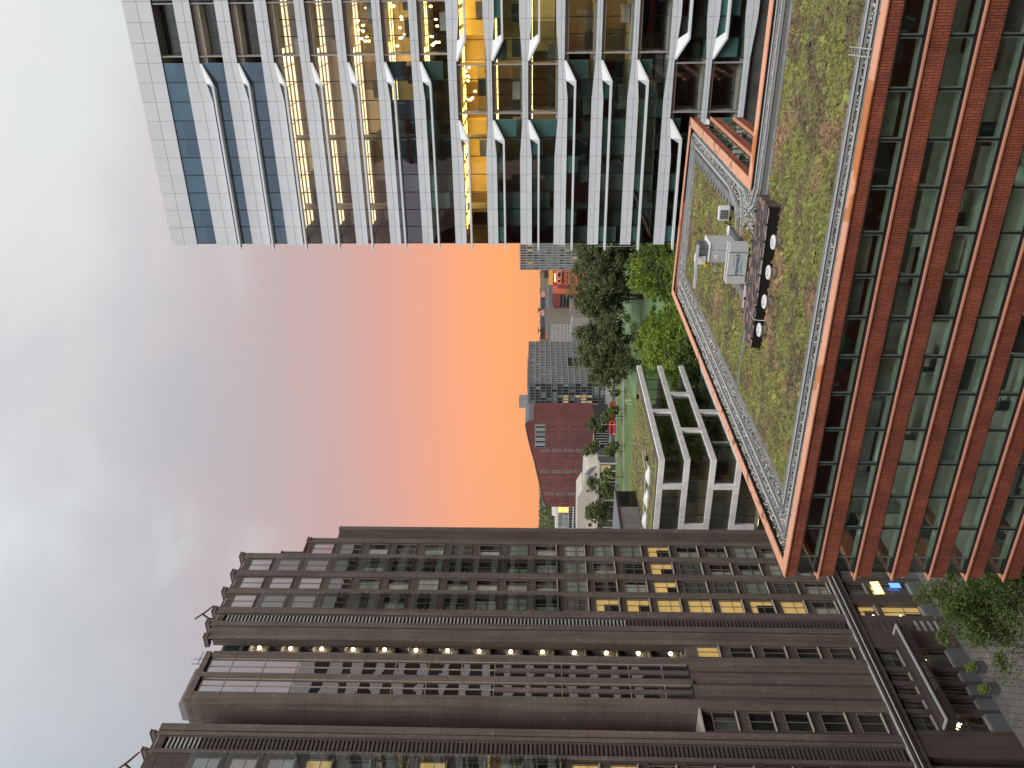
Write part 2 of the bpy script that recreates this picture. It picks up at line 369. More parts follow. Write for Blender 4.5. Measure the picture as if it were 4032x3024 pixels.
# ------------------------------------------------------------------ the setting: ground sheets, each 4 mm above the one below
def sheet(name, m, poly, z):
    return MB().quad(*[(x, y, z) for x, y in poly]).build(name, m, kind='structure')
sheet('ground', 'ground', [(-3000,-600),(2500,-600),(2500,4500),(-3000,4500)], 0)
def plazamat():
    mt = bpy.data.materials.new('plaza_brick'); mt.use_nodes = True; t = mt.node_tree; n = t.nodes; l = t.links; b = n['Principled BSDF']; b.inputs['Roughness'].default_value = .85
    g = n.new('ShaderNodeNewGeometry'); mp_ = n.new('ShaderNodeMapping'); mp_.inputs['Rotation'].default_value = (0,0,R(45)); l.new(g.outputs['Position'], mp_.inputs[0])
    br = n.new('ShaderNodeTexBrick'); l.new(mp_.outputs[0], br.inputs['Vector'])
    for k, v in (('Color1', (.17,.155,.135,1)), ('Color2', (.125,.115,.10,1)), ('Mortar', (.05,.048,.043,1)), ('Scale', 1), ('Mortar Size', .03), ('Brick Width', .6), ('Row Height', .6)): br.inputs[k].default_value = v
    nz = n.new('ShaderNodeTexNoise'); nz.inputs['Scale'].default_value=.4; nz.inputs['Detail'].default_value=5; l.new(g.outputs['Position'], nz.inputs['Vector'])
    mr_ = n.new('ShaderNodeMapRange'); l.new(nz.outputs[0], mr_.inputs[0]); mr_.inputs[3].default_value=.6; mr_.inputs[4].default_value=1.4
    sc = n.new('ShaderNodeVectorMath'); sc.operation='SCALE'; l.new(br.outputs[0], sc.inputs[0]); l.new(mr_.outputs[0], sc.inputs['Scale']); l.new(sc.outputs[0], b.inputs['Base Color']); M['plaza_brick'] = mt
plazamat()
sheet('plaza', 'plaza_brick', [(-64.5,20),(-29.5,20),(-29.5,100),(-64.5,100)], .004)
sheet('pavement', 'pavement', [(-420,385),(-150,470),(-150,560),(-420,470)], .004)
sheet('grass', 'grass', [(-260,205),(-60,205),(-60,470),(-175,470),(-260,395)], .006)
sheet('sports_field', 'field', [(-183,240),(-95,240),(-95,490),(-183,490)], .010)
fl = MB()
def gl_(x0,y0,x1,y1,w=.18):
    d = Vector((x1-x0, y1-y0, 0)).normalized(); p = Vector((-d.y, d.x, 0))*w/2; a = Vector((x0,y0,.016)); b = Vector((x1,y1,.016)); fl.quad(a-p, b-p, b+p, a+p)
for a in ((-180,250,-180,480),(-98,250,-98,480),(-180,250,-98,250),(-180,480,-98,480),(-180,340,-98,340),(-180,410,-98,410),(-155,250,-155,266),(-123,250,-123,266),(-155,266,-123,266),(-155,340,-155,324),(-123,340,-123,324),(-155,324,-123,324),(-155,410,-155,394),(-123,410,-123,394),(-155,394,-123,394)): gl_(*a)
fl.build('field_markings', 'line_white', kind='structure')
sheet('road', 'asphalt', [(-420,352),(-150,445),(-150,462),(-420,372)], .012)
sheet('tram_bed', 'pavement', [(-330,360),(-170,440),(-170,449),(-330,370)], .016)
sheet('footpath', 'pavement', [(-255,345),(-195,385),(-160,470),(-168,470),(-203,391),(-262,350)], .012)
# ------------------------------------------------------------------ white office tower on the right
YW = 84.3; XL = -26.57; MOD = 1.82; NM = 17
wt = thing('office_tower', 'tall white panelled office tower with folded sunshade ledges and glass strips', 'office tower', (XL, YW, 0))
ZT = [39.47,34.61,30.68,26.9,23.11,19.47,15.8,12.35,8.84,5.36,1.93,-1.55,-5.11,-8.58,-12.1,-15.65,-19.2]
ZB = [36.73,32.39,28.78,25.24,21.77,18.22,14.68,11.23,7.69,4.3,.75,-2.76,-6.25,-9.68,-13.24,-16.8,-20.35]
FA = [None,32.2,28.61,25.01,21.41,17.81,14.24,10.66,7.15,3.57,.05,-3.49,-6.99,-10.53,-14.17,-17.7,None]
A_, B_ = (-7.75,-3.2), (-13.25,-8.85)
REC = [A_]*8 + [B_]*3 + [A_]*3 + [B_]*4
XB = [XL + MOD*i for i in range(NM+1)]
def tri(x, rec):
    """0 beside the recess, 1 well away from it"""
    a, b = rec
    if x < a-.6: return min(1, (a-.6-x)/3.64)
    if x > b+.3: return min(1, (x-b-.3)/3.64)
    return 0
def top(i, x): return ZT[i] - (.28*(1-tri(x, REC[i-1])) if i-1 >= 8 else 0)
def bot(i, x):
    h = ZT[i]-ZB[i]
    return ZB[i] + (.3*h if i else 0)*(1-tri(x, REC[i]))
NF = len(ZT)
def yz(poly_xz, y0, d): return [(x, y0, z+H) for x, z in poly_xz], (0, d, 0)
for i in range(NF):
    for k in range(NM):
        x0, x1 = XB[k]+.012, XB[k+1]-.012
        t0, t1, b0, b1 = top(i,x0), top(i,x1), bot(i,x0), bot(i,x1); f = .5 if i == 0 else .56
        m0, m1 = t0-f*(t0-b0), t1-f*(t1-b1)
        if k == 0: x0 = XL-.15
        p, d = yz([(x0,t0),(x0,m0+.012),(x1,m1+.012),(x1,t1)], YW-.15, .12); MB().prism(p, d).build('spandrel_panel', 'white_panel', wt)
        p, d = yz([(x0,m0-.012),(x0,b0),(x1,b1),(x1,m1-.012)], YW-.135, .105); MB().prism(p, d).build('sill_panel', 'white_panel', wt)
    pts = [(XB[k], top(i,XB[k])-.03) for k in range(NM+1)] + [(XB[k], bot(i,XB[k])+.03) for k in range(NM,-1,-1)]
    mb = MB()
    for k in range(NM):
        a, b = XB[k], XB[k+1]
        mb.prism([(a,YW-.03,top(i,a)-.02+H),(a,YW-.03,bot(i,a)+.02+H),(b,YW-.03,bot(i,b)+.02+H),(b,YW-.03,top(i,b)-.02+H)], (0,.28,0))
    mb.build('panel_backing', 'joint_dark', wt)
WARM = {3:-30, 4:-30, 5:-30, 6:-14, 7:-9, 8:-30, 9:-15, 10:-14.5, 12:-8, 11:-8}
for i in range(NF-1):
    za, zb_ = ZB[i], ZT[i+1]                       # glazing runs from za down to zb_
    rec = REC[i]; gm = 'glass_blue' if i < 7 else ('glass_clear' if i in (8,) else 'glass_teal')
    if i in (3,4,5): gm = 'glass_clear'
    ks = [k for k in range(NM) if not (XB[k] > rec[0]-1.0 and XB[k+1] < rec[1]+1.0)]
    for k in ks:
        x0, x1 = XB[k], XB[k+1]
        if x0 < rec[0] < x1: x1 = rec[0]
        if x0 < rec[1] < x1: x0 = rec[1]
        z0, z1 = min(bot(i,x0),bot(i,x1)), max(top(i+1,x0),top(i+1,x1))
        piece('window_pane', wt, gm, x0+.03, x1-.03, YW+.03, YW+.05, bot(i,(x0+x1)/2)+H-.0, top(i+1,(x0+x1)/2)+H)
        piece('mullion', wt, 'frame_dark', x0-.03, x0+.03, YW-.01, YW+.12, bot(i,x0)+H+.02, top(i+1,x0)+H-.02)
    for k in ks:                                                       # roller blinds at odd heights
        if i not in (3,4,5,8) and random.random() < (.55 if i < 3 else .25 if i < 7 else .6):
            x0, x1 = XB[k], XB[k+1]; zt_ = bot(i,(x0+x1)/2)+H; hh = (zt_-top(i+1,(x0+x1)/2)-H)*random.choice((.35,.5,.8,1,1))
            if x1 <= rec[0] or x0 >= rec[1]: piece('blind', wt, 'blind_teal' if i < 3 else random.choice(('blind_grey','core_dark','blind_grey','blind_teal')), x0+.06, x1-.06, YW+.16, YW+.18, zt_-hh, zt_)
    if NM-1 in ks: piece('mullion', wt, 'frame_dark', XB[-1]-.03, XB[-1]+.03, YW-.01, YW+.12, bot(i,XB[-1])+H, top(i+1,XB[-1])+H)
    # recessed balcony: linings, back glazing
    a, b = rec; zt_, zb2 = bot(i,(a+b)/2)+H, top(i+1,(a+b)/2)+H; D = 1.7
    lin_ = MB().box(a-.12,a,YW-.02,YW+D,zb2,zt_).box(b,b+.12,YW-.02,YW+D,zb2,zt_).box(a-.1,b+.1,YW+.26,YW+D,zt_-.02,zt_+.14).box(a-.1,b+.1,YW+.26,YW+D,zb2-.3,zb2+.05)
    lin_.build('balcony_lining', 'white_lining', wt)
    n = 3; w = (b-a)/n
    for k in range(n):
        piece('balcony_window', wt, 'glass_clear' if i > 2 else 'glass_smoke', a+w*k+.05, a+w*(k+1)-.05, YW+D-.02, YW+D, zb2+.1, zt_-.12)
        piece('balcony_mullion', wt, 'frame_dark', a+w*k-.04, a+w*k+.04, YW+D-.05, YW+D+.06, zb2+.05, zt_)
    piece('balcony_head', wt, 'frame_dark', a, b, YW+D-.06, YW+D+.05, zt_-.12, zt_-.02)
    piece('balcony_rail', wt, 'glass_screen', a+.02, b-.02, YW+.08, YW+.10, zb2+.02, zb2+.95)
    # rooms behind the glass
    zs = (ZT[i+1]+ZB[i+1])/2+H
    piece('floor_slab', wt, 'slab', XL+.3, XB[-1]-.1, YW+.28, YW+11, ZB[i+1]+H+.1, ZT[i+1]+H-.1)
    if ZB[i]-ZT[i] < 0:
        piece('ceiling', wt, 'ceil_gold' if i == 8 else 'ceil_warm', XL+.3, XB[-1]-.1, YW+.28, YW+11, ZB[i]+H-.02, ZB[i]+H+.06)
    for px in (-23.2,-16.0,-1.2):
        piece('column', wt, 'slab', px-.25, px+.25, YW+2.2, YW+2.7, ZT[i+1]+H, ZB[i]+H)
    xc = XL+1
    while xc < XB[-1]-4:
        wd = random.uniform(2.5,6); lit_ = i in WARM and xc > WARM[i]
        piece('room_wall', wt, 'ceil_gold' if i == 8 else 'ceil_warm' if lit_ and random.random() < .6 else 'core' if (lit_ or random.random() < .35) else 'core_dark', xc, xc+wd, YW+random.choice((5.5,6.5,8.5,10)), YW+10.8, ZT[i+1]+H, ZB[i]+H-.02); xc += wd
    piece('end_wall', wt, 'core_dark', XB[-1]-.2, XB[-1]-.05, YW+.28, YW+11, ZT[i+1]+H, ZB[i]+H)
    for q in range(5):                                                  # desks and shelves near the glass
        dx = random.uniform(XL+1, XB[-1]-3); piece('desk', wt, random.choice(('core','core_dark','slab')), dx, dx+1.6, YW+random.uniform(1,2), YW+random.uniform(2.4,3), ZT[i+1]+H, ZT[i+1]+H+.74)
    if i in WARM:
        full = i == 8
        for lx in np.arange(max(WARM[i], XL+1.2), XB[-1]-1.5, 1.82):
            for ly in ((1.1,2.9,4.7) if full else (1.4,2.8,4.2)):
                if a-.5 < lx < b+.5 and ly < 1.9: continue
                piece('ceiling_light', wt, 'lamp_gold' if full else 'lamp_peach' if i < 6 else 'lamp_warm', lx, lx+(1.4 if full else 1.7), YW+ly, YW+ly+(.55 if full else .7 if i < 6 else .26), ZB[i]+H-.05, ZB[i]+H-.022)
    # pendant bulbs over the balcony rooms
    if i in (5,6,7,8):
        pm = MB()
        for q in range(9):
            bx = random.uniform(a+.4, b-.4); by = YW+random.uniform(2.2,4.5); bz = zt_-random.uniform(.5,1.6)
            pm2 = MB().lathe((bx,by,bz), [(.01,.22),(.09,.12),(.13,0),(.09,-.1),(.01,-.13)], 8); pm2.build('pendant_bulb', 'bulb_warm', wt, True)
            pm.box(bx-.008,bx+.008,by-.008,by+.008,bz+.2,zt_-.02)
        pm.build('pendant_cord', 'frame_dark', wt)
    # sunshade ledge, folding up to the panel where the balcony begins
    if FA[i] is None: continue
    PJ = .65; zf = FA[i]*(YW-PJ)/YW+H; th = .19
    def ledge(secs):
        """secs: (x_front, x_back, z, projection)"""
        mb = MB(); b0 = 0
        for xf, xb, z, pj in secs:
            mb.v += [(xb,YW-.0,z+th/2),(xf,YW-pj,z+th/2),(xf,YW-pj,z-th/2),(xb,YW-.0,z-th/2)]
        for q in range(len(secs)-1):
            o = q*4
            for r_ in range(4): mb.f.append((o+r_, o+(r_+1)%4, o+4+(r_+1)%4, o+4+r_))
        e = (len(secs)-1)*4; mb.f += [(0,3,2,1),(e,e+1,e+2,e+3)]
        mb.build('sunshade_ledge', 'white_fin', wt)
    ja = a-.7; zj = bot(i, ja)+H-th/2
    ledge([(XL-.62,XL-.05,zf,PJ),(ja-1.82,ja-2.35,zf,PJ),(ja,ja,zj,.17)])
    def fold(xa, sg, z_):
        A = (xa, YW-.152, bot(i,xa)+H); xb_ = xa+sg*1.82; Bp = (xb_, YW-.152, bot(i,xb_)+H); C = (xb_, YW-PJ, zf+th/2); Dp = (xa+sg*2.35, YW-.04, zf+th/2)
        MB().quad(A,Bp,C).quad(Bp,Dp,C).build('fold_panel', 'white_fin', wt)
    fold(ja, -1, zj)
    if b+.4+2.4 < XB[-1]:
        jb = b+.4; zj2 = bot(i, jb)+H-th/2
        fold(jb, 1, zj2)
        ledge([(jb,jb,zj2,.17),(jb+1.82,jb+2.35,zf,PJ),(XB[-1],XB[-1],zf,PJ)])
# the side that only shows in reflections, roof and base
for i in range(NF-1):
    piece('side_spandrel', wt, 'white_panel', XL-.15, XL+.1, YW+.35, YW+56, ZB[i]+H, ZT[i]+H)
    piece('side_glazing', wt, 'far_glass', XL+.0, XL+.06, YW+.2, YW+56, ZT[i+1]+H, ZB[i]+H)
piece('roof', wt, 'membrane', XL-.1, XB[-1], YW-.02, YW+56, ZT[0]+H-.4, ZT[0]+H-.25)
piece('lower_storeys', wt, 'core_dark', XL+.1, XB[-1], YW+.3, YW+55.5, 0, ZB[-1]+H)
piece('rear_wall', wt, 'core_dark', XL+.2, XB[-1]-.1, YW+11.2, YW+55.8, ZB[-1]+H, ZT[0]+H-.45)
# ------------------------------------------------------------------ brown stone tower on the left
XF = -64.94; FH = 3.48
bt = thing('stone_tower', 'tall dark brown stone tower with stepped top, pilasters and lit outside staircase', 'tower', (XF, 65, 0))
def bb(name, m, y0, y1, z0, z1, d0, d1, parent=None):
    return piece(name, parent or bt, m, XF+d0, XF+d1, y0, y1, z0+H, z1+H)
ZK = lambda k: 28.12 - FH*k                                # head of the windows on storey k
ZLED = -34.1
# solid cores behind the facade
bb('core_wall', 'brown_dark', 68.3, 82.6, -H, 28.4, -18, -1.05); bb('core_wall', 'brown_dark', 68.3, 79.4, 28.4, 35.6, -18, -1.05)
bb('core_wall', 'brown_dark', 66.2, 68.3, -H, 33.4, -18, -3.36); bb('core_wall', 'brown_dark', 66.2, 68.3, -H, -16.2, -3.3, -1.05)
bb('core_wall', 'brown_dark', 82.6, 85.2, -H, 25.5, -18, -.35); bb('core_wall', 'brown_dark', 40, 54.2, -H, 35.6, -18, -1.05)
bb('core_wall', 'brown_dark', 54.2, 66.2, -H, 33.4, -18, -3.36); bb('core_wall', 'brown_dark', 54.2, 66.2, -H, -16.2, -3.3, -1.05)
bb('core_wall', 'brown_dark', 57.3, 63.3, -16.2, 34.8, -3.3, -1.6)
# stepped pier at the far corner
bb('corner_pier', 'brown_stone', 82.75, 85.05, -H, 25.5, -.34, -.02); bb('pier_edge', 'brown_pale', 84.75, 85.31, -H, 25.7, -18, .12)
bb('parapet', 'brown_stone', 79.6, 82.6, 28.4, 29.1, -1.2, -.1); bb('parapet', 'brown_stone', 79.5, 81.0, 29.1, 32.0, -3.5, -.6); bb('vent_slot', 'frame_dark', 79.7, 80.8, 30.6, 30.95, -.62, -.585)
bb('parapet_cap', 'brown_pale', 79.5, 81.05, 32.0, 32.2, -3.5, -.5); bb('parapet_cap', 'brown_pale', 79.6, 82.75, 29.1, 29.25, -1.2, 0)
ribs = [(82.15,82.85,29.2),(78.98,79.75,36.8),(75.68,76.55,36.8),(72.62,73.38,36.8),(69.38,70.2,36.8),(67.42,67.98,36.8),(65.42,66.0,36.3),(51.0,51.35,36.8),(52.95,53.3,36.8),(47.2,47.9,36.8)]
for a, b, zt in ribs:
    bb('pilaster_base', 'brown_stone', a-.10, b+.10, ZLED, zt-1.0, -.9, -.08)
    bb('pilaster', 'brown_pale', a, b, ZLED, zt-.45, -.08, .12)
    bb('pilaster_shade_line', 'brown_dark', a-.045, b+.045, ZLED, zt-1.0, -.08, -.04)  # dark colour standing in for the shade line beside each rib
    MB().box(XF-1.3,XF+.22,a-.04,b+.04,zt-.45+H,zt-.06+H).box(XF-1.3,XF+.28,a-.08,b+.08,zt-.06+H,zt+H).build('pilaster_cap', 'brown_pale', bt)
# flat wall strips
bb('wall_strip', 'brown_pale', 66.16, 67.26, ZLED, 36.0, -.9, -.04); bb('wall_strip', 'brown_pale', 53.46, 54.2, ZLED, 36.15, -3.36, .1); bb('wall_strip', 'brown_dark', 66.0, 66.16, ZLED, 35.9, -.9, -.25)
for a, b in ((69.2,82.3),(67.9,69.3),(47.9,53)):
    if a > 69.3-.2 and b > 80: bb('parapet', 'brown_stone', 69.3, 79.0, 35.35, 36.25, -1.2, -.12)
    else: bb('parapet', 'brown_stone', a, b, 35.2, 36.25, -1.2, -.12)
for y in (51.5,52.6,68.6,71.3,74.5,77.6): bb('parapet_groove', 'louvre_pale', y-.55, y+.55, 35.9, 36.0, -.13, -.095)
# window columns ------------------------------------------------
def window(y0, y1, zt, zb, d=-.16, kind=None, cross=False, sill=True, seed=0):
    """frame with sub-parts pane, curtain, mullion, sill; origin at the window's lower middle"""
    yc = (y0+y1)/2; base = (XF+d, yc, zb+H); w = (y1-y0)/2; h = zt-zb; fw = .07
    mb = MB().box(0,.12,-w,w,h-fw,h).box(0,.12,-w,w,0,fw).box(0,.12,-w,-w+fw,fw,h-fw).box(0,.12,w-fw,w,fw,h-fw)
    o = link('window', mb.mesh('window_frame', 'bronze_frame'), bt, base)
    piece('pane', o, 'glass_bay' if zt > 24 else 'glass_bronze', XF+d+.03, XF+d+.045, y0+fw, y1-fw, zb+H+fw, zt+H-fw)
    piece('mullion', o, 'bronze_frame', XF+d+.02, XF+d+.10, yc-.028, yc+.028, zb+H+fw, zt+H-fw)
    if cross: piece('transom', o, 'bronze_frame', XF+d+.02, XF+d+.09, y0+fw, y1-fw, zb+H+h*.42, zb+H+h*.42+.06)
    if sill: piece('sill', o, 'stone_sill', XF+d+.0, XF+d+.26, y0-.02, y1+.02, zb+H-.09, zb+H)
    kind = kind or random.choice(('curtain_white','curtain_mid','curtain_white','curtain_green','curtain_dark','curtain_green','curtain_white'))
    f = random.uniform(.35,1) if kind != 'room_lit' else 1
    if f > .8 or kind == 'room_lit': piece('curtain', o, kind, XF+d-.09, XF+d-.06, y0+fw, y1-fw, zb+H+fw, zt+H-fw)
    else:
        piece('curtain', o, kind, XF+d-.09, XF+d-.06, y0+fw, y0+(y1-y0)*f, zb+H+fw, zt+H-fw)
        piece('room_wall', o, random.choice(('curtain_dark','curtain_mid')), XF+d-.32, XF+d-.29, y0+fw, y1-fw, zb+H+fw, zt+H-fw)
    if kind == 'room_lit' and random.random() < .8: piece('cupboard', o, 'curtain_dark', XF+d-.058, XF+d-.03, y0+fw, yc+random.uniform(-.2,.5), zb+H+fw, zb+H+h*random.uniform(.35,.75))
    return o
cols = [(79.93,81.97,0,17),(76.72,78.80,-2,17),(73.55,75.50,-2,17),(70.36,72.44,-2,17)]
LIT = {0:{12}, 1:{12}, 2:{12}, 3:{10,11,12,13,14,15,16}}
for ci, (y0, y1, k0, k1) in enumerate(cols):
    for k in range(k0, k1+1):
        zt, zb = ZK(k)+.04, ZK(k)-2.56
        if zb < ZLED+.3: continue
        window(y0, y1, zt, zb, kind='room_lit' if k in LIT[ci] else None, cross=(ci in (1,3) or k > 8) and k > 1, sill=k > 7)
        lo = ZK(k+1) if ZK(k+1)-2.4 > ZLED+.3 else ZLED
        bb('spandrel', 'brown_stone', y0-.12, y1+.12, lo+(.04 if lo > ZLED else 0), zb-.1 if k > 7 else zb, -.95, -.12)
    bb('lintel', 'brown_stone', y0-.12, y1+.12, ZK(k0), ZK(k0)+.5, -.95, -.12)
# outer glass screens on the second and fourth columns
for y0, y1, k0 in ((76.62,78.92,-1),(70.26,72.56,-1),(48.0,50.9,-1)):
    for k in range(k0, 9):
        zt = ZK(k)+.45; yc = (y0+y1)/2; ex = .35
        s = piece('glass_screen', bt, 'glass_screen', XF+.18, XF+.205, y0-ex+.12, y1+ex-.12, zt-FH+.05+H, zt-.05+H)
        d = MB()
        for zz_ in np.linspace(zt-FH+.3, zt-.3, 5):
            for yy in (y0-ex+.24, y1+ex-.24): d.box(XF+.205,XF+.23,yy-.035,yy+.035,zz_-.035+H,zz_+.035+H)
        dd = d.build('screen_fixings', 'louvre_pale', bt)
# ventilation strips of horizontal slats
for y0, y1, zl in ((68.12,69.24,-9.6),(51.5,52.85,31.9)):
    bb('vent_backing', 'brown_dark', y0-.1, y1+.1, ZLED, 35.2, -.9, -.42)
    z = 34.9
    while z > ZLED+.3:
        if z > zl: bb('louvre_slat', 'louvre_pale', y0, y1, z-.17, z, -.36, -.20)
        else: bb('vent_slat', 'louvre_dark', y0, y1, z-.24, z, -.36, -.22)
        z -= .412
# outside staircase in its slot
yS0, yS1 = 63.5, 65.42
bb('stair_back_wall', 'grout_grey', yS0, 68.3, -15.7, 33.0, -3.34, -2.75)
bb('stair_sill', 'brown_pale', yS0, yS1, -16.9, -15.7, -2.6, -.15)
for k in range(14):
    zl = 30.75-FH*k                                        # height of the lamp on each landing
    bb('stair_landing', 'concrete', yS0+.1, 68.2, zl-1.28, zl-1.12, -2.74, -1.75)
    st = MB().prism([(XF-1.7,67.6,zl-1.2+H),(XF-1.7,64.2,zl-3.1+H),(XF-1.7,64.2,zl-3.3+H),(XF-1.7,67.6,zl-1.4+H)], (.85,0,0))
    for q in range(9):
        t = (q+.5)/9; st.box(XF-1.7,XF-.85,67.6-3.4*t-.12,67.6-3.4*t+.18,zl-1.2-1.9*t+H,zl-1.05-1.9*t+H)
    st.build('stair_flight', 'louvre_dark', bt)
    rl = MB()
    for q in range(12):
        t = q/11; yy = 67.4-3.1*t; zz_ = zl-1.25-1.75*t; rl.box(XF-.83,XF-.80,yy-.015,yy+.015,zz_+H-.1,zz_+.75+H)
    rl.build('stair_railing', 'louvre_dark', bt)
    bb('stair_rail', 'louvre_pale', 63.9, 68.2, zl-.42, zl-.37, -1.72, -1.68)
    MB().lathe((XF-2.25, 66.35, zl+H), [(.02,-.2),(.14,-.14),(.2,0),(.14,.14),(.02,.2)], 12).build('stair_lamp', 'bulb_white', bt, True)
    bb('lamp_arm', 'steel_dark', 66.33, 66.37, zl-.02, zl+.02, -2.74, -2.43)
    bb('floor_beam', 'louvre_pale', yS0, 68.2, zl+.85, zl+.92, -2.74, -1.75)
bb('stair_head_wall', 'far_slate', yS0, 68.2, 32.6, 34.9, -3.3, -2.2); bb('stair_window', 'far_glass', 65.2, 66.9, 33.0, 34.6, -2.2, -2.17)
# glazed bay
bb('bay_pier', 'brown_pale', 62.80, 63.5, ZLED, 34.4, -3.3, .14); bb('bay_pier', 'brown_pale', 60.12, 60.56, -15.7, 34.6, -1.6, .18); bb('bay_pier', 'brown_pale', 57.0, 58.15, ZLED, 34.8, -3.34, .06)
bb('bay_head', 'brown_pale', 57.0, 63.5, 34.6, 35.2, -3.34, .08)
bb('bay_roof_screen', 'panel_grey', 57.3, 62.0, 35.2, 36.0, -3.2, -.9)
for y in (58.0,59.6,61.2): bb('screen_clamp', 'frame_dark', y-.08, y+.08, 35.5, 35.7, -.9, -.8)
rows = [34.3] + [31.97-3.447*j for j in range(14)] + [-15.5]
for y0, y1 in ((60.62,62.74),(58.22,60.06)):
    ym = (y0+y1)/2
    for j in range(len(rows)-1):
        for a, b in ((y0, ym-.03),(ym+.03, y1)):
            bb('bay_pane', 'glass_bay', a+.02, b-.02, rows[j+1]+.03, rows[j]-.03, -.22, -.205)
        bb('bay_transom', 'mullion_tan', y0, y1, rows[j]-.035, rows[j]+.035, -.24, -.14)
        bb('bay_floor', 'slab', y0, y1, rows[j+1]-.5, rows[j+1]-.06, -1.6, -.5)
        bb('bay_room', random.choice(('curtain_dark','curtain_mid','curtain_dark')), y0, y1, rows[j+1], rows[j]-.5, -1.58, -1.5)
    bb('bay_mullion', 'mullion_tan', ym-.03, ym+.03, 4.3, 34.3, -.25, -.12); bb('bay_fin', 'brown_pale', ym-.14, ym+.14, -15.5, 4.3, -.25, .02)
    for y in (y0, y1): bb('bay_jamb', 'mullion_tan', y-.03, y+.03, -15.5, 34.3, -.24, -.14)
# deep slot left of the bay
bb('slot_side', 'brown_pale', 56.86, 57.0, -15.7, 33.9, -3.34, -.02)
bb('slot_sill', 'stone_sill', 54.2, 57.0, -15.9, -15.7, -3.3, .1)
for k in range(-1, 12):
    bb('slot_window', 'far_glass', 54.4, 56.8, ZK(k)-2.5, ZK(k)-.1, -3.36, -3.3)
    bb('slot_sill', 'grout_grey', 54.2, 56.86, ZK(k)-2.8, ZK(k)-2.5, -3.36, -3.2)
# lower wall under the bay, with its two window columns
for a, b in ((57.05,58.3),(58.75,60.0),(60.45,61.6),(62.0,63.1)): bb('lower_pilaster', 'brown_pale', a, b, ZLED, -15.7, -1.0, -.06)
bb('lower_wall', 'brown_stone', 57.0, 63.5, ZLED, -15.7, -1.04, -.16)
for k in range(13, 18):
    zt, zb = ZK(k)+.25, ZK(k)-2.05
    if k == 17: zb = max(zb, ZLED+.35)
    window(63.75, 65.3, zt, zb, kind='room_lit' if k == 13 else 'curtain_dark'); bb('spandrel', 'brown_stone', 63.5, 65.42, zb-1.3, zb-.1, -.95, -.14)
    window(54.55, 56.75, zt, zb, kind='curtain_mid' if k == 13 else 'curtain_dark'); bb('spandrel', 'brown_stone', 54.2, 57.0, zb-1.3, zb-.1, -.95, -.14)
for a, b in ((63.5,63.75),(65.3,65.5),(54.2,54.55),(56.75,57.05)): bb('jamb', 'brown_stone', a, b, ZLED, -15.9, -.95, -.12)
# near wing, window column at the picture's edge
for k in range(-1, 18):
    if ZK(k)-2.42 < ZLED+.3: continue
    window(48.3, 50.6, ZK(k), ZK(k)-2.42, cross=True, kind='room_lit' if k in (0,2,5,9,10) else None); bb('spandrel', 'brown_stone', 47.9, 51, ZK(k+1), ZK(k)-2.5, -.95, -.14)
bb('lintel', 'brown_stone', 47.9, 51.0, ZK(-1), 35.4, -.95, -.14)
bb('wall_strip', 'brown_pale', 40, 47.2, ZLED, 36.1, -.9, 0)
# cornice above the ground storeys
led = MB()
for z0, z1, d in ((-34.35,-34.1,.34),(-34.95,-34.6,.30),(-35.5,-35.1,.18)): led.box(XF-.9,XF+d,40,85.3,z0+H,z1+H)
led.build('cornice', 'brown_stone', bt)
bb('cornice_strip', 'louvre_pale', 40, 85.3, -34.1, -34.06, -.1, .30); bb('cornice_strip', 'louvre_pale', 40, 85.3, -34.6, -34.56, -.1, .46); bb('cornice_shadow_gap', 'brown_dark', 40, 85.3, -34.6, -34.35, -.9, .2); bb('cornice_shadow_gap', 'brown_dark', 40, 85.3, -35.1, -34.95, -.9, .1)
# ground storeys
gy = [(81.9,85.3),(78.9,79.6),(75.9,76.6),(72.2,73.6),(65.4,70.2),(62.3,62.9),(60.5,61.0),(58.8,59.3),(57.0,57.5),(52.0,54.9),(40,51)]
for a, b in gy: bb('ground_pier', 'brown_stone', a, b, -H, -35.5, -1.0, .02 if b-a > 1 else -.1)
for a, b, kind in ((79.6,81.9,'curtain_mid'),(76.6,78.9,'curtain_mid'),(73.6,75.9,'curtain_mid'),(70.2,72.2,'room_lit'),(62.9,65.4,'curtain_dark'),(61.0,62.3,'curtain_dark'),(59.3,60.5,'curtain_dark'),(57.5,58.8,'curtain_dark'),(54.9,57.0,'curtain_dark')):
    window(a+.05, b-.05, -36.1, -38.0, d=-.5, kind=kind)
    bb('spandrel', 'brown_stone', a, b, -38.6, -38.1, -.95, -.14)
    window(a+.05, b-.05, -38.7, -43.0, d=-.5, kind=kind, cross=True)
    bb('plinth', 'far_slate', a, b, -H, -43.1, -.95, .02)
for k in range(11): bb('entrance_slat', 'louvre_pale' if k > 6 else 'louvre_dark', 67.9, 69.4, -36.5-.72*k, -36.2-.72*k, .02, .06)
for k in range(11): bb('entrance_slat', 'louvre_pale' if k > 6 else 'louvre_dark', 49.2, 50.8, -36.5-.72*k, -36.2-.72*k, .02, .06)
# door canopy with pale border and faint letters
cn = MB().box(XF-.1,XF+1.5,54.9,67.2,-39.4+H,-38.35+H); cn.build('door_canopy', 'brown_dark', bt)
cb = MB().box(XF+.2,XF+1.62,54.8,55.05,-38.35+H,-38.2+H).box(XF+.2,XF+1.62,67.05,67.3,-38.35+H,-38.2+H).box(XF+1.35,XF+1.62,55.05,67.05,-38.35+H,-38.2+H); cb.build('canopy_border', 'louvre_pale', bt)
bb('canopy_deck', 'brown_dark', 55.05, 67.05, -38.36, -38.30, .1, 1.35)
lt = link('canopy_lettering', text_mesh('TOO VAHIEL', .62, 'bronze_frame', .02), bt, (XF+1.53, 58.4, -39.15+H)); lt.rotation_euler = (R(90), 0, R(90))
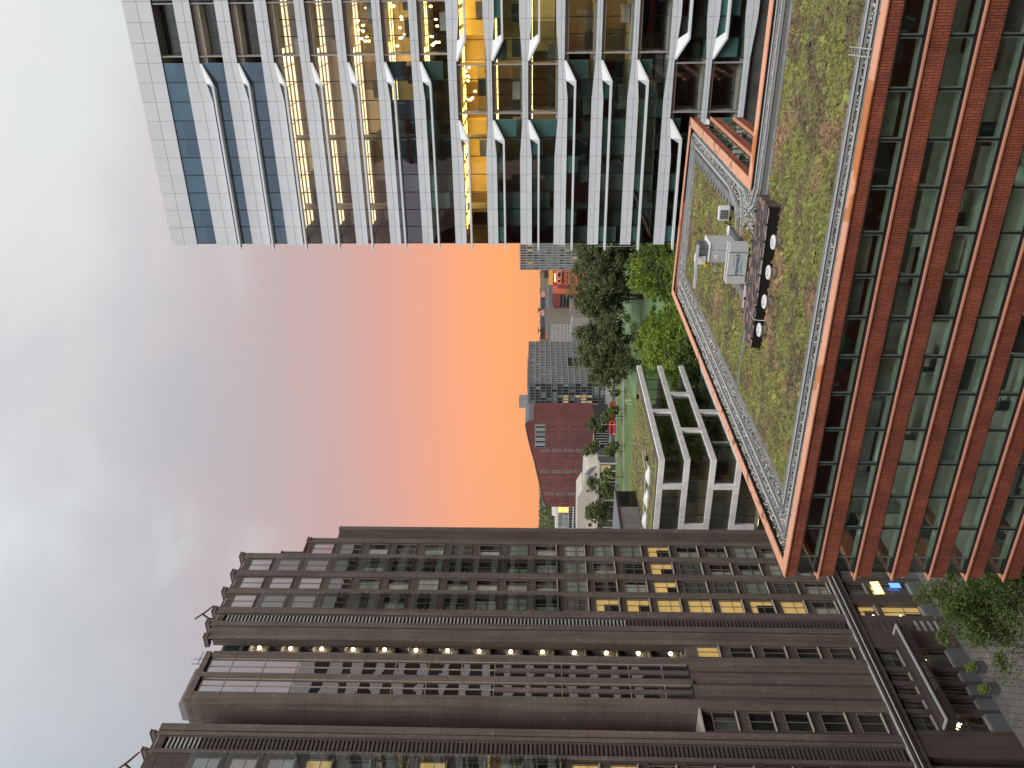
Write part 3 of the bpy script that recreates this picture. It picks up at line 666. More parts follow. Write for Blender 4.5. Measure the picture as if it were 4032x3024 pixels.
# burning star-shaped chandeliers behind the entrance glass
for y in (64.1, 56.0):
    MB().tube([(XF-.25,y-.42,-40.2+H),(XF-.25,y-.2,-40.02+H),(XF-.25,y,-40.15+H),(XF-.25,y+.25,-40.0+H),(XF-.25,y+.45,-40.25+H)], .045, 6).tube([(XF-.25,y,-40.15+H),(XF-.25,y+.05,-39.85+H)], .04, 6).tube([(XF-.25,y,-40.15+H),(XF-.25,y-.1,-40.5+H)], .04, 6).build('chandelier', 'bulb_white', bt)
for z in (-37.4, -40.4): MB().lathe((XF-.3, 70.5, z+H), [(.02,-.12),(.12,0),(.02,.12)], 8).build('shop_lamp', 'bulb_white', bt, True)
# neon sign: two rows of glowing strokes; blue advertising screen
mat('neon_yellow', (1,.85,.3), .5, emit=(1,.78,.22,3.2)); mat('screen_blue', (.1,.25,.9), .4, emit=(.10,.25,1,1.3))
ne = MB()
for q in range(12):
    y = 73.9+q*.17; ne.box(XF-.12,XF-.08,y,y+.09,-39.35+H,-38.9+H)
    if q % 3 != 1: ne.box(XF-.12,XF-.08,y,y+.13,-39.85+H,-39.45+H)
ne.build('neon_sign', 'neon_yellow', bt)
bb('advertising_screen', 'screen_blue', 75.0, 75.75, -42.2, -41.0, -.14, -.10)
# rooftop swing-arm cranes for window cleaning, rails
for y, lab in ((70.6,'black and red davit crane on the brown tower roof beside its stepped corner'),(50.6,'black and red davit crane on the brown tower roof at the left wing')):
    t = thing('davit_crane', lab, 'crane', (XF-2.2, y, 35.6+H), 'davit cranes on the brown tower roof'); bx = XF-2.2
    MB().box(bx-.3,bx+.3,y-.3,y+.3,35.6+H,37.0+H).build('base', 'steel_dark', t)
    MB().tube([(bx,y,36.9+H),(bx+.1,y,38.0+H)], .14, 8).tube([(bx+.1,y,37.95+H),(bx+.3,y+.5,38.8+H)], .12, 8).build('mast', 'frame_dark', t)
    MB().tube([(bx+.2,y-.2,39.5+H),(bx+.35,y+.8,38.6+H),(bx+.45,y+1.75,37.95+H)], [.09,.11,.08], 8).build('boom', 'far_maroon', t)
    MB().tube([(bx+.45,y+1.72,37.95+H),(bx+.45,y+1.72,36.3+H)], .025, 5).build('cable', 'steel', t)
    MB().lathe((bx+.45,y+1.72,36.9+H), [(.03,.16),(.09,.1),(.09,-.1),(.03,-.16)], 8).build('hook_block', 'steel', t)
rr = MB().tube([(XF-1.2,62.9,35.2+H),(XF-1.2,62.9,36.9+H)],.04,5).tube([(XF-1.2,63.6,35.2+H),(XF-1.2,63.6,36.9+H)],.04,5).tube([(XF-1.2,62.9,36.2+H),(XF-1.2,64.6,36.2+H)],.04,5); rr.build('roof_rail', 'far_navy', bt)
piece('roof_glass_box', bt, 'glass_screen', XF-2.2, XF-1.4, 82.4, 83.4, 25.5+H, 27.3+H)
bx_ = MB()
for (x,y) in ((XF-2.2,82.4),(XF-1.4,82.4),(XF-2.2,83.4),(XF-1.4,83.4)): bx_.box(x-.04,x+.04,y-.04,y+.04,25.5+H,27.3+H)
bx_.box(XF-2.24,XF-1.36,82.36,83.44,27.3+H,27.38+H); bx_.build('roof_glass_frame', 'far_taupe', bt)
# ------------------------------------------------------------------ red brick building with the planted roof, in front
ZC = -12.92 + H; ZR = -13.2 + H
YB = 34.0; XBL = -28.8; XBR = 8.0; YFAR = 75.3; XN = -12.05; YN = 51.2; YFN = 73.2
rb = thing('brick_building', 'red brick office block with horizontal window bands, salmon copings and planted flat roof', 'building', (XBL, YB, 0))
PER = 1.91; NROW = 9
def rowz(j): return ZC - .06 if j == 0 else ZC + .11 - PER*j          # top of brick band j (under its coping)
# one window: green frame, pane and dark side mullion, origin lower middle; a shared set for every opening
WH = .92
def wmesh():
    w = .92; f = .05
    return MB().box(-w,w,0,.10,WH-f,WH).box(-w,w,0,.10,0,f).box(-w,-w+f,0,.10,f,WH-f).box(w-f,w,0,.10,f,WH-f).mesh('window_frame','window_green')
wme = wmesh()
pme = MB().box(-.845,.845,.03,.045,.075,WH-.075).mesh('window_pane','glass_green')
mme = MB().box(-.035,.035,-.03,.12,-.02,WH+.02).mesh('window_post','frame_dark')
def brick_window(x, y, z, rz):
    o = link('window', wme, rb, (x,y,z), rz)
    p = bpy.data.objects.new('pane', pme); COL.objects.link(p); p.parent = o
    q = bpy.data.objects.new('post', mme); COL.objects.link(q); q.parent = o; q.location = (.96,0,0)
    return o
xm = [-27.63 + 1.92*i for i in range(19)]
for j in range(NROW):
    zt = rowz(j); bh = .57 if j == 0 else .75
    piece('brick_band', rb, 'brick_x', XBL, XBR, YB, YB+.30, zt-bh, zt)
    if j: 
        piece('sill_coping', rb, 'sill_red', XBL-.03, XBR, YB-.07, YB+.09, zt, zt+.07)
        MB().prism([(XBL-.03,YB-.07,zt),(XBL-.03,YB+.5,zt),(XBL-.22,YB-.07,zt)], (0,0,.07)).build('coping_nose', 'sill_red', rb)
    zg = zt-bh-.04-WH                                                      # foot of the glazing below band j
    for i in range(18): brick_window(xm[i]+.96, YB+.09, zg, 0)
    piece('corner_pane', rb, 'glass_smoke', XBL+.2, xm[0]-.05, YB+.16, YB+.18, zg-.02, zg+WH+.04)
    piece('corner_pane', rb, 'glass_smoke', XBL+.18, XBL+.2, YB+.18, YB+3.0, zg-.02, zg+WH+.04)
    piece('window_head', rb, 'frame_dark', XBL+.2, XBR, YB+.07, YB+.28, zg+WH, zt-bh+.01)
    piece('window_foot', rb, 'frame_dark', XBL+.2, XBR, YB+.06, YB+.28, zg-.12, zg)
    # left flank and the wall of the roof notch
    piece('flank_band', rb, 'brick_y', XBL, XBL+.3, YB+.31, YFAR, zt-bh, zt); piece('flank_glazing', rb, 'far_glass', XBL+.2, XBL+.22, YB+3, YFAR-.2, zg, zg+WH+.04)
    if j: piece('sill_coping', rb, 'sill_red', XBL-.13, XBL+.16, YB+.17, YFAR, zt+.003, zt+.103)
    piece('notch_band', rb, 'brick_y', XN-.3, XN, YN+.2, YFN+.1, zt-bh, zt); piece('notch_band', rb, 'brick_x', XN+.01, XBR, YN-.30, YN, zt-bh, zt)
    if j: piece('sill_coping', rb, 'sill_red', XN-.16, XN+.09, YN+.14, YFN+.1, zt, zt+.08)
    for i in range(10): brick_window(XN-.14, YN+1.2+1.92*i, zg, R(90))
    piece('rear_glazing', rb, 'far_glass', XN, XBR, YN-.2, YN-.17, zg, zg+WH); piece('rear_band', rb, 'brick_x', XBL+.3, XN-.3, YFN+.3, YFN+.6, zt-bh, zt)
# rooms behind the front and the notch glazing: two window bands to a storey
for s in range(5):
    zf = rowz(2*s+1)-.35-PER*.0
    piece('floor_slab', rb, 'slab', XBL+.35, XBR-.1, YB+.32, YN-.4, zf-.25, zf+.02)
    piece('ceiling', rb, 'curtain_green', XBL+.35, XBR-.1, YB+.32, YN-.4, zf-.30, zf-.26)
    piece('floor_slab', rb, 'slab', XBL+.35, XN-.4, YN-.38, YFN, zf-.25, zf+.02)
    x = XBL+1.2
    while x < XBR-3:
        w = random.uniform(2.2,5.5); piece('room_wall', rb, random.choice(('curtain_mid','curtain_white','core','curtain_green','curtain_green')), x, x+w, YB+random.choice((4.2,5.5,7)), YB+8, zf-3.5, zf-.3); x += w
        if random.random() < .5: piece('partition', rb, random.choice(('curtain_green','curtain_mid')), x-.08, x+.02, YB+.5, YB+4.2, zf-3.5, zf-.3)
    for q in range(11):
        x = random.uniform(XBL+1.2, XBR-3); y = YB+random.uniform(.8,2.6); zd = zf-3.8
        piece('desk', rb, random.choice(('slab','curtain_white','panel_grey')), x, x+1.5, y, y+.75, zd+.70, zd+.74); piece('desk_leg', rb, 'frame_dark', x+.06, x+.12, y+.1, y+.6, zd, zd+.70)
        if random.random() < .7: piece('monitor', rb, 'frame_dark', x+.4, x+1.0, y+.5, y+.54, zd+.82, zd+1.2)
        if random.random() < .6: piece('chair', rb, random.choice(('curtain_dark','far_navy','curtain_mid')), x+.4, x+.85, y-.5, y-.4, zd+.4, zd+1.0)
for s in range(5):
    zf = rowz(2*s+1)-.35
    for q in range(9):
        x = XBL+1.5+3.9*q+random.uniform(-.5,.5); piece('tube_or_fill_light', rb, 'strip_fill', x, x+1.2, YB+random.choice((2.2,3.0)), YB+3.2, zf-.33, zf-.305)  # added fill strips that brighten the dark rooms, not real lamps
for j in range(NROW):
    zg = rowz(j)-(.57 if j == 0 else .75)-.04-WH
    piece('inner_sill', rb, 'curtain_green', XBL+.35, XBR, YB+.3, YB+.62, zg-.06, zg-.02); piece('inner_head', rb, 'curtain_green', XBL+.35, XBR, YB+.3, YB+.75, zg+WH+.05, zg+WH+.09)
    for i in range(18):
        r_ = random.random()
        if r_ < .30: piece('blind', rb, random.choice(('curtain_green','curtain_mid','blind_grey')), xm[i]+.1, xm[i]+1.82, YB+.36, YB+.38, zg+WH*random.choice((0,.3,.55,.7)), zg+WH+.04)
piece('tube_or_fill_light', rb, 'strip_white', -4.1, -3.0, YB+1.3, YB+1.36, rowz(3)-.66, rowz(3)-.60)  # the real ceiling tube
piece('lower_storeys', rb, 'core_dark', XBL+.3, XBR, YB+.4, YN-.5, 0, rowz(NROW-1)-2.2)
piece('front_base', rb, 'brick_x', XBL, XBR, YB, YB+.3, 0, rowz(NROW-1)-2.3)
piece('rear_storeys', rb, 'core_dark', XBL+.4, XN-.5, YN-.4, YFN, 0, rowz(NROW-1)-2.2)
# roof deck and parapets
dk = MB()
def flat(mb, pts, z): mb.quad(*[(x,y,z) for x,y in pts])
flat(dk, [(XBL+.3,YB+.3),(XBR,YB+.3),(XBR,YN-.3),(XBL+.3,YN-.3)], ZR-.03); flat(dk, [(XBL+.3,YN-.3),(XN-.3,YN-.3),(XN-.3,YFN),(XBL+.3,YFAR-.3)], ZR-.03)
dk.build('roof_deck', 'gravel_bed', rb)
def coping_run(m, a, b, c, d): MB().prism([(p[0],p[1],ZC-.06) for p in (a,b,c,d)], (0,0,.06)).build('parapet_coping', m, rb)
n = 9; w = (XBR-XBL)/n
for i in range(n):
    xa, xb = XBL+w*i, XBL+w*(i+1)-.012
    coping_run('coping', (xa-.05 if i == 0 else xa, YB-.07), (xb, YB-.07), (xb, YB+.55), (xa+.62 if i == 0 else xa, YB+.55))
n = 10; hgt = YFAR-YB
for i in range(n):
    ya, yb = YB+hgt*i/n, YB+hgt*(i+1)/n-.012
    coping_run('coping_stained' if i in (1,2,3,4,5,6) else 'coping', (XBL-.05, ya-.07 if i == 0 else ya), (XBL+.57, ya+.55 if i == 0 else ya), (XBL+.57, yb-.5 if i == n-1 else yb), (XBL-.05, yb+.06 if i == n-1 else yb))
fa, fb = Vector((XBL-.05,YFAR,0)), Vector((XN+.1,YFN,0)); dd = (fb-fa)/4
for i in range(4):
    p, q = fa+dd*i, fa+dd*(i+1)-dd.normalized()*.012
    coping_run('coping', (p.x+(.6 if i == 0 else 0), p.y-.55), (q.x-(.5 if i == 3 else 0), q.y-.55), (q.x, q.y+.07), (p.x, p.y+.07))
for i in range(5):
    ya, yb = YN-.65+(YFN-YN+.6)*i/5, YN-.65+(YFN-YN+.6)*(i+1)/5-.012
    coping_run('coping_stained' if i else 'coping', (XN-.6, ya), (XN+.07, ya+.72 if i == 0 else ya), (XN+.07, yb), (XN-.6, yb))
for i in range(5):
    xa, xb = XN-.55+(XBR-XN+.55)*i/5, XN-.55+(XBR-XN+.55)*(i+1)/5-.012
    coping_run('coping', (xa, YN-.72), (xb, YN-.72), (xb, YN+.06), (xa+.66 if i == 0 else xa, YN+.06))
up = MB().box(XBL+.3,XBL+.52,YB+.3,YFAR-.4,ZR-.3,ZC-.06).box(XBL+.52,XBR,YB+.3,YB+.5,ZR-.3,ZC-.06).box(XN-.56,XN-.3,YN-.3,YFN,ZR-.3,ZC-.06).box(XN-.5,XBR,YN-.68,YN-.3,ZR-.3,ZC-.06)
up.prism([(XBL+.5,YFAR-.62,ZR-.3),(XN-.4,YFN-.6,ZR-.3),(XN-.4,YFN-.2,ZR-.3),(XBL+.5,YFAR-.2,ZR-.3)], (0,0,ZC-.06-ZR+.3)); up.build('parapet_upstand', 'rubber_black', rb)
fx = MB()
for i in range(22): fx.box(XBL+.53,XBL+.58,YB+1.2+1.85*i,YB+1.3+1.85*i,ZC-.16,ZC-.01)
for i in range(18): fx.box(XBL+1.5+1.95*i,XBL+1.6+1.95*i,YB+.5,YB+.60,ZC-.1,ZC+.015)
fx.build('coping_brackets', 'steel_dark', rb)
# ------------------------------------------------ planted mat, gravel, pavers
K = .976
SED = [(-25.15,36.95,XBR,47.15),(-25.15,47.15,-15.2,70.2)]
def in_sed(x, y, pad=0):
    return any(a+pad <= x <= c-pad and b+pad <= y <= d-pad for a,b,c,d in SED) or (-25.0 < x < -15.3 and 47 < y < 70)
sb = MB()
flat(sb, [(-25.15,36.95),(XBR,36.95),(XBR,47.15),(-25.15,47.15)], ZR+.03); flat(sb, [(-25.15,47.15),(-15.2,47.15),(-15.2,70.2),(-25.15,70.2)], ZR+.03); sb.build('sedum_bed', 'sedum', rb)
PATH = [(-26,48.25,-12,48.75),(-19.6,46,-18.9,53)]
def scatter(n, areas):
    ar = np.array([(c-a)*(d-b) for a,b,c,d in areas]); pick = rng.choice(len(areas), n, p=ar/ar.sum()); A = np.array(areas)[pick]
    return A[:,0]+rng.random(n)*(A[:,2]-A[:,0]), A[:,1]+rng.random(n)*(A[:,3]-A[:,1])
def island_mesh(name, m, V, F, parent, **k):
    me = bpy.data.meshes.new(name); off = np.array(WL[parent.name]) if parent else np.zeros(3)
    V = (V.reshape(-1,3)-off).astype(np.float32); nf, fs = F.shape[0], F.shape[1]
    me.vertices.add(len(V)); me.vertices.foreach_set('co', V.ravel()); me.loops.add(nf*fs); me.loops.foreach_set('vertex_index', F.ravel().astype(np.int32))
    me.polygons.add(nf); me.polygons.foreach_set('loop_start', np.arange(0, nf*fs, fs, dtype=np.int32)); me.polygons.foreach_set('loop_total', np.full(nf, fs, np.int32))
    me.materials.append(M[m]); me.update(calc_edges=True); me.validate()
    o = bpy.data.objects.new(name, me); COL.objects.link(o)
    if parent: o.parent = parent
    WL[o.name] = Vector(off); return prop(o, **k)
def tufts(n, areas, hmin, hmax, rmin, rmax, z):
    x, y = scatter(n, areas)
    keep = np.ones(n, bool)
    for a,b,c,d in PATH: keep &= ~((x>a)&(x<c)&(y>b)&(y<d))
    lump = np.sin(x*1.7+np.sin(y*1.3)*2)*np.sin(y*2.1+np.sin(x*.9)*2)
    keep &= rng.random(n) < .55+.45*lump
    x, y = x[keep], y[keep]; n = len(x); r = rng.uniform(rmin, rmax, n); h = rng.uniform(hmin, hmax, n)
    a = rng.uniform(0, 6.28, n); V = np.zeros((n,6,3))
    for k in range(5):
        rr_ = r*rng.uniform(.6,1.2,n); V[:,k,0] = x+rr_*np.cos(a+k*1.2566); V[:,k,1] = y+rr_*np.sin(a+k*1.2566); V[:,k,2] = z+rng.uniform(0,.4,n)*h
    V[:,5,0] = x+rng.normal(0,.02,n); V[:,5,1] = y+rng.normal(0,.02,n); V[:,5,2] = z+h
    b = np.arange(n)[:,None]*6; F = np.concatenate([np.concatenate([b+k, b+(k+1)%5, b+5], 1) for k in range(5)], 0)
    return V, F
V, F = tufts(60000, SED, .03, .12, .04, .115, ZR+.03); island_mesh('sedum', 'sedum', V, F, rb, kind='stuff', label='green and rust coloured sedum plants covering the roof')
V, F = tufts(2600, [(-22,37.2,XBR,46.9),(-24.8,48.9,-15.6,69)], .10, .26, .10, .24, ZR+.03); island_mesh('sedum_clumps', 'sedum', V, F, rb, kind='stuff', label='taller sedum clumps standing out of the roof planting')
GRV = [(XBL+.55,YB+.6,-25.7,YFAR-.8),(XBL+.5,YB+.55,XBR,36.4),(-25.7,70.9,-13.2,73.2),(XN-2.1,YN-.9,XN-.6,71),(XN-.9,49.2,XBR,YN-.75),(-15.2,48.8,XN-1.2,54)]
def stones(n, areas, z):
    x, y = scatter(n, areas); s = rng.uniform(.03,.085,n); a = rng.uniform(0,6.28,n); V = np.zeros((n,6,3))
    lim = YFAR-.8-(x-XBL)*((YFAR-YFN)/(XN-XBL)); ok = y < lim; x, y, s, a = x[ok], y[ok], s[ok], a[ok]; n = len(x); V = V[:n]
    for k,(dx,dy,dz) in enumerate(((1,0,0),(0,.8,0),(-1,0,0),(0,-.8,0),(0,0,.75),(0,0,-.6))):
        V[:,k,0] = x+s*(dx*np.cos(a)-dy*np.sin(a)); V[:,k,1] = y+s*(dx*np.sin(a)+dy*np.cos(a)); V[:,k,2] = z+s*.4+s*dz
    b = np.arange(n)[:,None]*6; F = np.concatenate([np.concatenate([b+i,b+j,b+k],1) for i,j,k in ((0,1,4),(1,2,4),(2,3,4),(3,0,4),(1,0,5),(2,1,5),(3,2,5),(0,3,5))],0)
    return V, F
V, F = stones(24000, GRV, ZR-.03); island_mesh('gravel', 'gravel', V, F, rb, kind='stuff', label='pale loose gravel along the roof edges')
pv = cube('paver')
def paver(x, y, sx=.49, sy=.49): 
    return link('paver', pv, rb, (x, y, ZR+.02+random.uniform(-.006,.006)), random.uniform(-.02,.02), (sx, sy, .06))
for i in range(66): paver(-25.2+.5*i, 36.70)
for i in range(68): paver(-25.42, 36.9+.5*i)
for i in range(40): paver(-12.3+.5*i, 47.55)
for i in range(34):
    paver(-14.62, 54.2+.5*i, .49, .49)
    if i % 2: paver(-15.1, 54.2+.5*i)
for i in range(20): paver(-25.4+.5*i, 48.5, .49, .42)
for i in range(12): paver(-19.25, 47.2+.5*i, .6, .49)
for i in range(19): paver(-25+.5*i, 70.6)
for x in (-24,-16.5,-9,-1.5,4.5): link('paver', cube('concrete'), rb, (x, 35.35, ZR+.03), 0, (.55,.5,.08))
# ------------------------------------------------ rails of the facade-cleaning machine
def rail(pts, name='machine_rail'):
    mb = MB(); w = .11
    for p, q in zip(pts[:-1], pts[1:]):
        a, b = Vector((*p,0)), Vector((*q,0)); t = (b-a).normalized(); s_ = Vector((-t.y,t.x,0)); a -= t*.03; b += t*.03
        for o, z0, z1 in ((0,.13,.17),):
            mb.prism([(*(a-s_*w).xy,ZR+z0),(*(b-s_*w).xy,ZR+z0),(*(b+s_*w).xy,ZR+z0),(*(a+s_*w).xy,ZR+z0)], (0,0,z1-z0))
        for sg in (-1,1):
            c0 = s_*sg*w; c1_ = s_*sg*(w-.02)
            mb.prism([(*(a+c0).xy,ZR+.02),(*(b+c0).xy,ZR+.02),(*(b+c1_).xy,ZR+.02),(*(a+c1_).xy,ZR+.02)], (0,0,.17))
        n_ = max(1, int((b-a).length/1.5))
        for k in range(n_):
            c = a+(b-a)*((k+.5)/n_); mb.box(c.x-.06,c.x+.06,c.y-.06,c.y+.06,ZR-.02,ZR+.10)
    return mb.build(name, 'steel', rb)
def arc(c, r, a0, a1, n=7): return [(c[0]+r*math.cos(R(a0+(a1-a0)*i/n)), c[1]+r*math.sin(R(a0+(a1-a0)*i/n))) for i in range(n+1)]
rail(arc((-26.7,35.8),.55,180,270)+[(XBR,35.25)]) ; rail(arc((-25.9,36.7),.50,180,270)+[(XBR,36.2)])
rail([(-27.25,35.8),(-27.25,72.6)]+arc((-26.6,72.6),.65,180,95)+[(-14.2,72.2)]+arc((-14.0,71.5),.9,80,0)+[(-13.1,52.3)]+arc((-12.3,51.2),1.3,160,262)[:5]+[(-12.2,49.95),(XBR,49.95)])
rail([(-26.4,36.7),(-26.4,72.1)]); rail([(-26.3,71.6),(-15,71.3)]+arc((-14.6,70.7),.7,85,0)+[(-13.9,57.0),(-14.2,55.4),(-14.5,54.2),(-15.0,53.6),(-16.2,53.4),(-19.5,53.4)])
rail([(-13.25,54.2),(-13.6,53.1),(-14.2,52.45),(-15.3,52.15),(-19.5,52.2)]); rail([(-14.0,50.8),(-13.3,49.7),(-12.2,49.05),(XBR,48.85)])
ti = MB()
for i in range(24): y = 38+1.5*i; ti.box(-27.2,-26.45,y-.03,y+.03,ZR+.03,ZR+.06)
for i in range(10): y = 56+1.45*i; ti.box(-13.85,-13.15,y-.03,y+.03,ZR+.03,ZR+.06)
ti.build('rail_ties', 'steel', rb)
lr = thing('roof_ladder', 'small grey metal rail ladder leaning over the front roof edge pavers', 'ladder', (-3.5, 36.2, ZR+.05))
MB().tube([(-3.62,36.75,ZR+.06),(-3.55,36.55,ZR+.5),(-3.5,35.6,ZR+.5),(-3.5,34.9,ZR+.2)],.025,6).tube([(-3.32,36.75,ZR+.06),(-3.25,36.55,ZR+.5),(-3.2,35.6,ZR+.5),(-3.2,34.9,ZR+.2)],.025,6).build('stile', 'steel', lr)
MB().box(-3.6,-3.22,36.3,36.34,ZR+.44,ZR+.47).box(-3.55,-3.2,35.9,35.94,ZR+.48,ZR+.51).build('rung', 'steel', lr)
# warning triangles in the sedum
mat('warn_yellow', (.78,.52,.03), .6)
for x, y, lab in ((-10.94,46.63,'small yellow warning triangle in the sedum near the notch corner'),(-3.35,46.26,'small yellow warning triangle in the sedum beside the back pavers'),(-22.6,45.4,'small yellow warning triangle in the sedum left of the camouflaged box')):
    o = one('warning_sign', lab, 'sign', MB().prism([(x-.14,y,ZR+.10),(x+.14,y,ZR+.10),(x,y,ZR+.36)], (0,.015,0)).box(x-.012,x+.012,y+.015,y+.03,ZR+.02,ZR+.3), 'warn_yellow', (x,y,ZR+.03), 'warning triangles on the roof')
    MB().prism([(x-.06,y-.004,ZR+.15),(x+.06,y-.004,ZR+.15),(x,y-.004,ZR+.28)], (0,.003,0)).build('warning_symbol', 'frame_dark', o)
# ------------------------------------------------------------------ equipment on the planted roof
def camomat():
    mt = bpy.data.materials.new('camouflage'); mt.use_nodes = True; t = mt.node_tree; n = t.nodes; l = t.links; b = n['Principled BSDF']; b.inputs['Roughness'].default_value = .75
    g = n.new('ShaderNodeNewGeometry'); mp_ = n.new('ShaderNodeMapping'); mp_.inputs['Scale'].default_value = (1.1,2.2,1.6); l.new(g.outputs['Position'], mp_.inputs[0])
    q = n.new('ShaderNodeTexNoise'); q.inputs['Scale'].default_value = 1.3; q.inputs['Detail'].default_value = 2; q.inputs['Distortion'].default_value = .5; l.new(mp_.outputs[0], q.inputs['Vector'])
    cr = n.new('ShaderNodeValToRGB'); cr.color_ramp.interpolation = 'CONSTANT'; e = cr.color_ramp.elements; e[0].color = (.035,.040,.055,1); e[1].position = .42; e[1].color = (.055,.042,.036,1)
    k = e.new(.54); k.color = (.25,.15,.125,1); k = e.new(.70); k.color = (.07,.052,.045,1)
    l.new(q.outputs[0], cr.inputs[0]); l.new(cr.outputs[0], b.inputs['Base Color']); M['camouflage'] = mt
camomat()
x0, x1, y0, y1, zb, zt = -20.45, -12.05, 44.45, 47.1, ZR+.03, ZR+.65
cb_ = thing('ventilation_box', 'long low roof ventilation box with camouflage painted top and black front', 'roof box', ((x0+x1)/2, (y0+y1)/2, zb))
MB().prism([(x0,y0,zb),(x1,y0,zb),(x1,y1,zb),(x0+.9,y1,zb),(x0,y0+1.2,zb)], (0,0,zt-zb-.03)).build('body', 'rubber_black', cb_)
MB().prism([(x0-.05,y0-.05,zt-.03),(x1+.05,y0-.05,zt-.03),(x1+.05,y1+.05,zt-.03),(x0+.9,y1+.05,zt-.03),(x0-.05,y0+1.2,zt-.03)], (0,0,.03)).build('top_sheet', 'camouflage', cb_)
for k in range(3): piece('end_panel', cb_, 'brown_stone', x1, x1+.03, y0+.1+.87*k, y0+.9+.87*k, zb+.05, zt-.08)
for i in range(9):
    for y in (y0+.02, y1-.02):
        MB().lathe((x0+.6+.98*i if y < 46 else x0+1.2+.9*i, y, zt), [(.07,0),(.08,.05),(.05,.09),(.01,.1)], 8).build('edge_knob', 'rubber_black', cb_)
MB().tube([(x1,y0,zt+.02),(x0+3.2,y0-.02,zt+.02)], .02, 5).build('edge_cable', 'steel', cb_)
MB().tube([(-18.6,y0+1.0,zt+.03),(-18.62,y0-.05,zt+.06),(-18.64,y0-.12,zb+.4),(-18.5,y0-.5,zb+.05)], .03, 6).build('drain_pipe', 'steel', cb_)
piece('white_board', cb_, 'paint_white', -19.0, -17.4, y1+.06, y1+.10, zb+.25, zt+.1)
VL = ['white mushroom roof vent nearest the box end with brown panels','second white mushroom roof vent from the brown panelled box end','third white mushroom roof vent from the brown panelled box end','white mushroom roof vent nearest the bent drain pipe on the box']
def vent(x, y, lab, s=1.0):
    v = thing('roof_vent', lab, 'roof vent', (x, y, ZR+.03), 'white mushroom roof vents')
    MB().lathe((x,y,ZR+.03), [(.27*s,0),(.27*s,.30*s),(.24*s,.36*s)], 20).build('pipe', 'steel', v, True)
    MB().lathe((x,y,ZR+.03+.36*s), [(.30*s,0),(.40*s,.03),(.41*s,.10*s),(.33*s,.15*s),(.30*s,.13*s)], 24).build('hood', 'paint_white', v, True)
    MB().lathe((x,y,ZR+.03+.49*s), [(.24*s,0),(.22*s,.05*s),(.12*s,.08*s),(.1*s,.05*s),(.02*s,.05*s)], 20).build('cap', 'paint_grey', v, True)
for (x, y), lab in zip(((-13.70,43.56),(-15.47,43.68),(-17.21,43.69),(-19.05,43.93)), VL): vent(x, y-.05, lab)
vent(-16.3, 54.4, 'single white roof vent beside the air conditioner behind the machine rails', .85)
# air conditioner outdoor unit
ax, ay = -15.35, 55.3
ac = thing('air_conditioner', 'white air conditioner outdoor unit with dark fan grille on the roof', 'air conditioner', (ax, ay, ZR+.03))
MB().box(ax-.48,ax+.48,ay-.18,ay+.18,ZR+.28,ZR+.98).build('casing', 'paint_white', ac)
piece('fan_grille', ac, 'frame_dark', ax-.40, ax+.26, ay-.195, ay-.18, ZR+.34, ZR+.9)
gr = MB()
for k in range(6): gr.box(ax-.40,ax+.26,ay-.21,ay-.195,ZR+.36+.1*k,ZR+.375+.1*k)
for k in range(4): gr.box(ax-.32+.18*k,ax-.31+.18*k,ay-.208,ay-.196,ZR+.34,ZR+.9)
gr.build('grille_bars', 'paint_grey', ac)
for dx in (-.38,.38): piece('foot', ac, 'rubber_black', ax+dx-.06, ax+dx+.06, ay-.22, ay+.22, ZR-.0, ZR+.28)
MB().tube([(ax-.5,ay,ZR+.5),(ax-.7,ay,ZR+.4),(ax-.8,ay-.2,ZR+.1)], .05, 6).build('hose', 'rubber_black', ac)
# facade-cleaning machine with its cradle
bm = thing('window_cleaning_machine', 'pale grey roof machine for window cleaning with branded cradle hung in front', 'roof machine', (-16.9, 52.8, ZR+.03))
cx0, cx1, cy0, cy1 = -18.30, -15.72, 49.50, 50.15
MB().box(cx0,cx1,cy0,cy0+.05,ZR+.22,ZR+1.30).box(cx0,cx1,cy1-.05,cy1,ZR+.22,ZR+1.30).box(cx0,cx0+.05,cy0+.05,cy1-.05,ZR+.22,ZR+1.30).box(cx1-.05,cx1,cy0+.05,cy1-.05,ZR+.22,ZR+1.30).box(cx0,cx1,cy0,cy1,ZR+.16,ZR+.22).build('cradle', 'paint_grey', bm)
rm = MB()
for y in (cy0+.025, cy1-.025): rm.tube([(cx0,y,ZR+1.33),(cx1,y,ZR+1.33)], .035, 6)
rm.build('cradle_rim', 'paint_white', bm)
for x in (-17.6,-16.35): MB().tube([(x-.1,cy1,ZR+1.33),(x-.1,cy1,ZR+2.0),(x+.5,cy1,ZR+2.0),(x+.5,cy1,ZR+1.33)], .02, 5).build('cradle_hoop', 'paint_grey', bm)
for x in (-17.75,-16.25): MB().tube([(x,cy0-.01,ZR+1.35),(x+.02,cy0-.012,ZR+.75),(x-.02,cy0-.012,ZR+.2)], .018, 5).build('strap', 'rubber_black', bm)
mat('ink_blue', (.035,.06,.15), .5); mat('ink_cyan', (.10,.30,.42), .5)
t = link('lettering', text_mesh('manntech', .36, 'ink_blue', .002, .008), bm, (-17.72, cy0-.004, ZR+.66)); t.rotation_euler = (R(90),0,0)
MB().box(-17.2,-16.35,cy0-.006,cy0-.001,ZR+.98,ZR+1.03).build('lettering_line', 'steel', bm)
MB().prism([(-17.8,cy0-.006,ZR+.50),(-17.2,cy0-.006,ZR+.56),(-16.8,cy0-.006,ZR+.52),(-16.5,cy0-.006,ZR+.515),(-17.0,cy0-.006,ZR+.47),(-17.5,cy0-.006,ZR+.46)], (0,.004,0)).build('lettering_wave', 'ink_cyan', bm)
MB().box(-17.9,-16.0,51.5,54.1,ZR+.15,ZR+.42).build('chassis', 'steel_dark', bm)
wh = MB()
